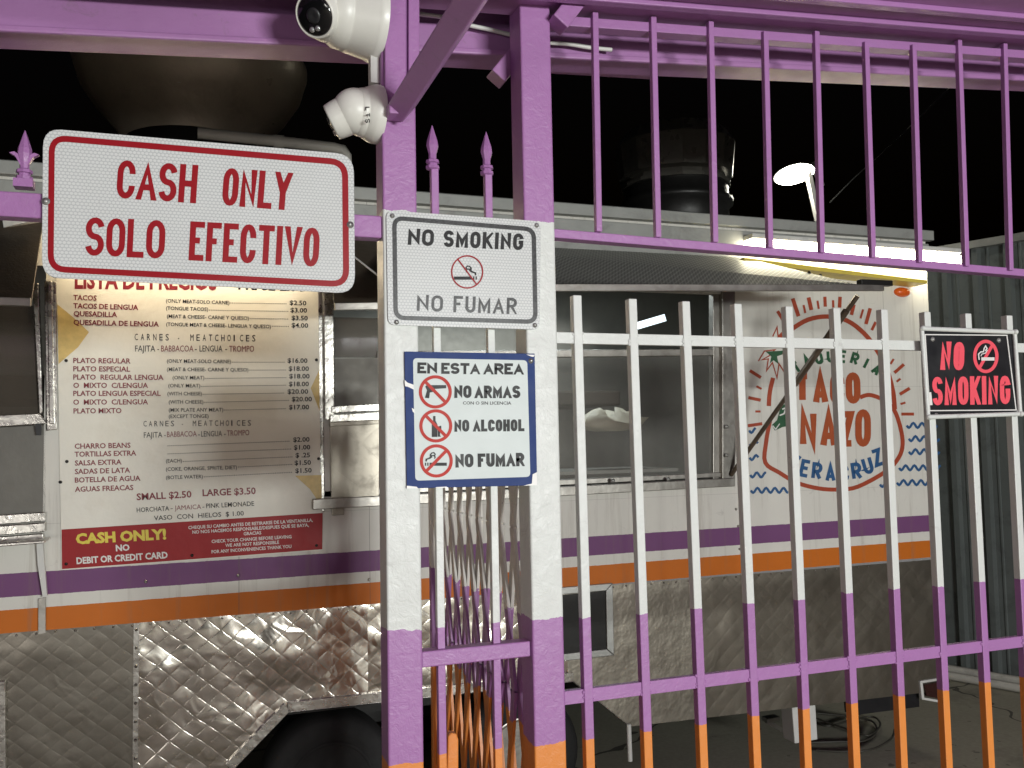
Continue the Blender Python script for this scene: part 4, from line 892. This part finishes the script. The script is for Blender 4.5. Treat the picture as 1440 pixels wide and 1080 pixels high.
# blue sign
YS = -.0055
C3 = [(568.8, 494.2), (752, 497.2), (755.6, 682.4), (572.2, 687)]
bs = thing('rules_sign', tuple(P(660, 684, YS)), 'square white sign with chipped blue border listing NO ARMAS NO ALCOHOL NO FUMAR', 'sign')
MB().prism(C3, YS, YS+.003).build('panel', 'sign_blue', bs, .0008)
k = Ink(YS-.0005); k.face(rrect([(580.8, 503.6), (741.4, 506.6), (745.8, 670.5), (584, 676)], 6)); k.build('white_face', 'sign_white', bs)
k = Ink(YS-.0007)
for poly in ([(568.8, 534), (573, 538), (581.5, 541), (582, 548), (574, 544), (569.6, 543)], [(579, 573.5), (583, 576), (583, 581), (580.5, 579)], [(749, 667), (755, 664), (755.6, 682.4), (736, 683), (748, 680)], [(572, 683), (586, 684.5), (588, 687), (572.2, 687)], [(614, 685), (628, 684.3), (630, 686), (612, 686)], [(740, 498.5), (752, 499), (750, 502), (746, 501)]): k.face(poly)
k.build('paint_chip', 'ink_white', bs)
k = Ink(YS-.0010)
k.text('EN', 586.8, 525, 614.5, 525.5, 15.5, 3.9, 1.2); k.text('ESTA', 620.5, 525.7, 675, 526.4, 15.6, 3.9, 1.2); k.text('AREA', 680, 526.5, 736.5, 526.8, 15.8, 4.0, 1.2)
k.text('NO', 638.8, 559.6, 663, 559.8, 17.8, 4.5, 1.2); k.text('ARMAS', 667.5, 560, 731.8, 559.9, 17.8, 4.5, 1.2)
k.font('CON O SIN LICENCIA', 651, 568.8, 719, 569, 4.6, .008)
k.text('NO', 639, 607.2, 660, 607, 16.8, 4.2, 1.2); k.text('ALCOHOL', 665.5, 606.9, 737.5, 606.4, 16.8, 4.2, 1.2)
k.text('NO', 640.5, 657.6, 666, 657, 19, 4.8, 1.2); k.text('FUMAR', 672, 656.8, 737.6, 655.6, 19, 4.8, 1.2)
# pistol, bottle with glass, cigarette
k.face([(598, 543.5), (600, 541.5), (627.5, 541.5), (627.5, 546), (611, 547), (609.5, 551), (604.5, 552), (603.5, 560), (597.5, 559.5), (600.5, 549)])
k.face([(609.2, 585), (612.4, 585), (612.6, 592), (615.2, 597), (615.2, 614.5), (607.2, 614.5), (607.2, 597), (609, 592)])
k.face([(615.6, 600), (620.5, 598.5), (620.8, 605), (618.8, 607.4), (618.8, 612.5), (620.5, 614), (615.8, 614.2)])
cigarette(k, 612.5, 648, 22, -1)
k.build('lettering', 'ink_black', bs)
for cx, cy, s0 in ((612.2, 551.1, 1), (612.9, 598.9, 1), (613.6, 648.2, -1)):
    k = Ink(YS-.0014); k.ring(cx, cy, 21, 21.2, 4.4); k.stroke([(cx-14.5, cy-14.8*s0), (cx+14.5, cy+14.8*s0)], 4.4); k.build('prohibition_ring', 'ring_red', bs)
bolts(bs, [(746.5, 507.5)], YS, .004, 'galv')
# black no smoking sign in a white tube frame, tied to the pickets
YS = -.014
bk_ = thing('wire_framed_sign', tuple(P(1366, 582, YS)), 'black plastic NO SMOKING sign with coral letters in a white frame on the gate', 'sign')
C4 = [(1297, 464.2), (1424, 469), (1432.5, 580), (1305.5, 583)]
MB().prism(C4, YS, YS+.004).build('panel', 'blk_plastic', bk_, .0008)
fr = MB(); cor = [P(1296, 462, YS-.004), P(1426.5, 467, YS-.004), P(1434.5, 582, YS-.004), P(1305, 586.5, YS-.004)]
for i in range(4): fr.tube([cor[i], (cor[i]+cor[(i+1) % 4])/2, cor[(i+1) % 4]], .0062, 10)
fro = fr.build('tube_frame', 'white', bk_)
for i, q in enumerate(cor): MB().lathe(q+Vector((0, -.004, 0)), (0, -1, 0), [(-.004, .0075), (.003, .0075), (.006, .004)], 12).build('corner_joint', 'white', fro)
k = Ink(YS-.0006); pp = [(1301, 470.5), (1416, 471.5), (1429, 576.5), (1307.5, 577.5)]; k.stroke(pp+[pp[0]], 1.5); k.face([(1304, 552), (1309.5, 551.5), (1311.5, 569.5), (1306, 570)]); cg = Ink(YS-.0009)
k.build('white_line', 'ink_white', bk_)
cg.face([(1380, 502.5), (1398.5, 502.5), (1398.5, 507), (1380, 507)]); cg.stroke([(1377, 506), (1376, 498), (1379, 495), (1383, 494.5), (1384, 490), (1386, 486.5), (1388, 490), (1385.5, 493.5)], 1.7); cg.stroke([(1379.5, 501), (1380.5, 498), (1386, 496.5), (1388.5, 492)], 1.2); cg.build('cigarette', 'ink_white', bk_)
k = Ink(YS-.0008); k.text('NO', 1322, 520, 1355.5, 521, 40, 7.4, 3.4); k.text('SMOKING', 1311.5, 570, 1421, 568.2, 40, 6.2, 2.2); k.ring(1386.3, 501.2, 15.6, 21.2, 4.6); k.stroke([(1377, 518), (1396, 484.5)], 4.4); k.build('lettering', 'coral', bk_)
bolts(bk_, [(1312, 477), (1405, 478.5), (1317, 584), (1432, 578)], YS-.001, .0042, 'galv')
for o in bpy.data.objects:
    if '_o' in o.keys(): del o['_o']
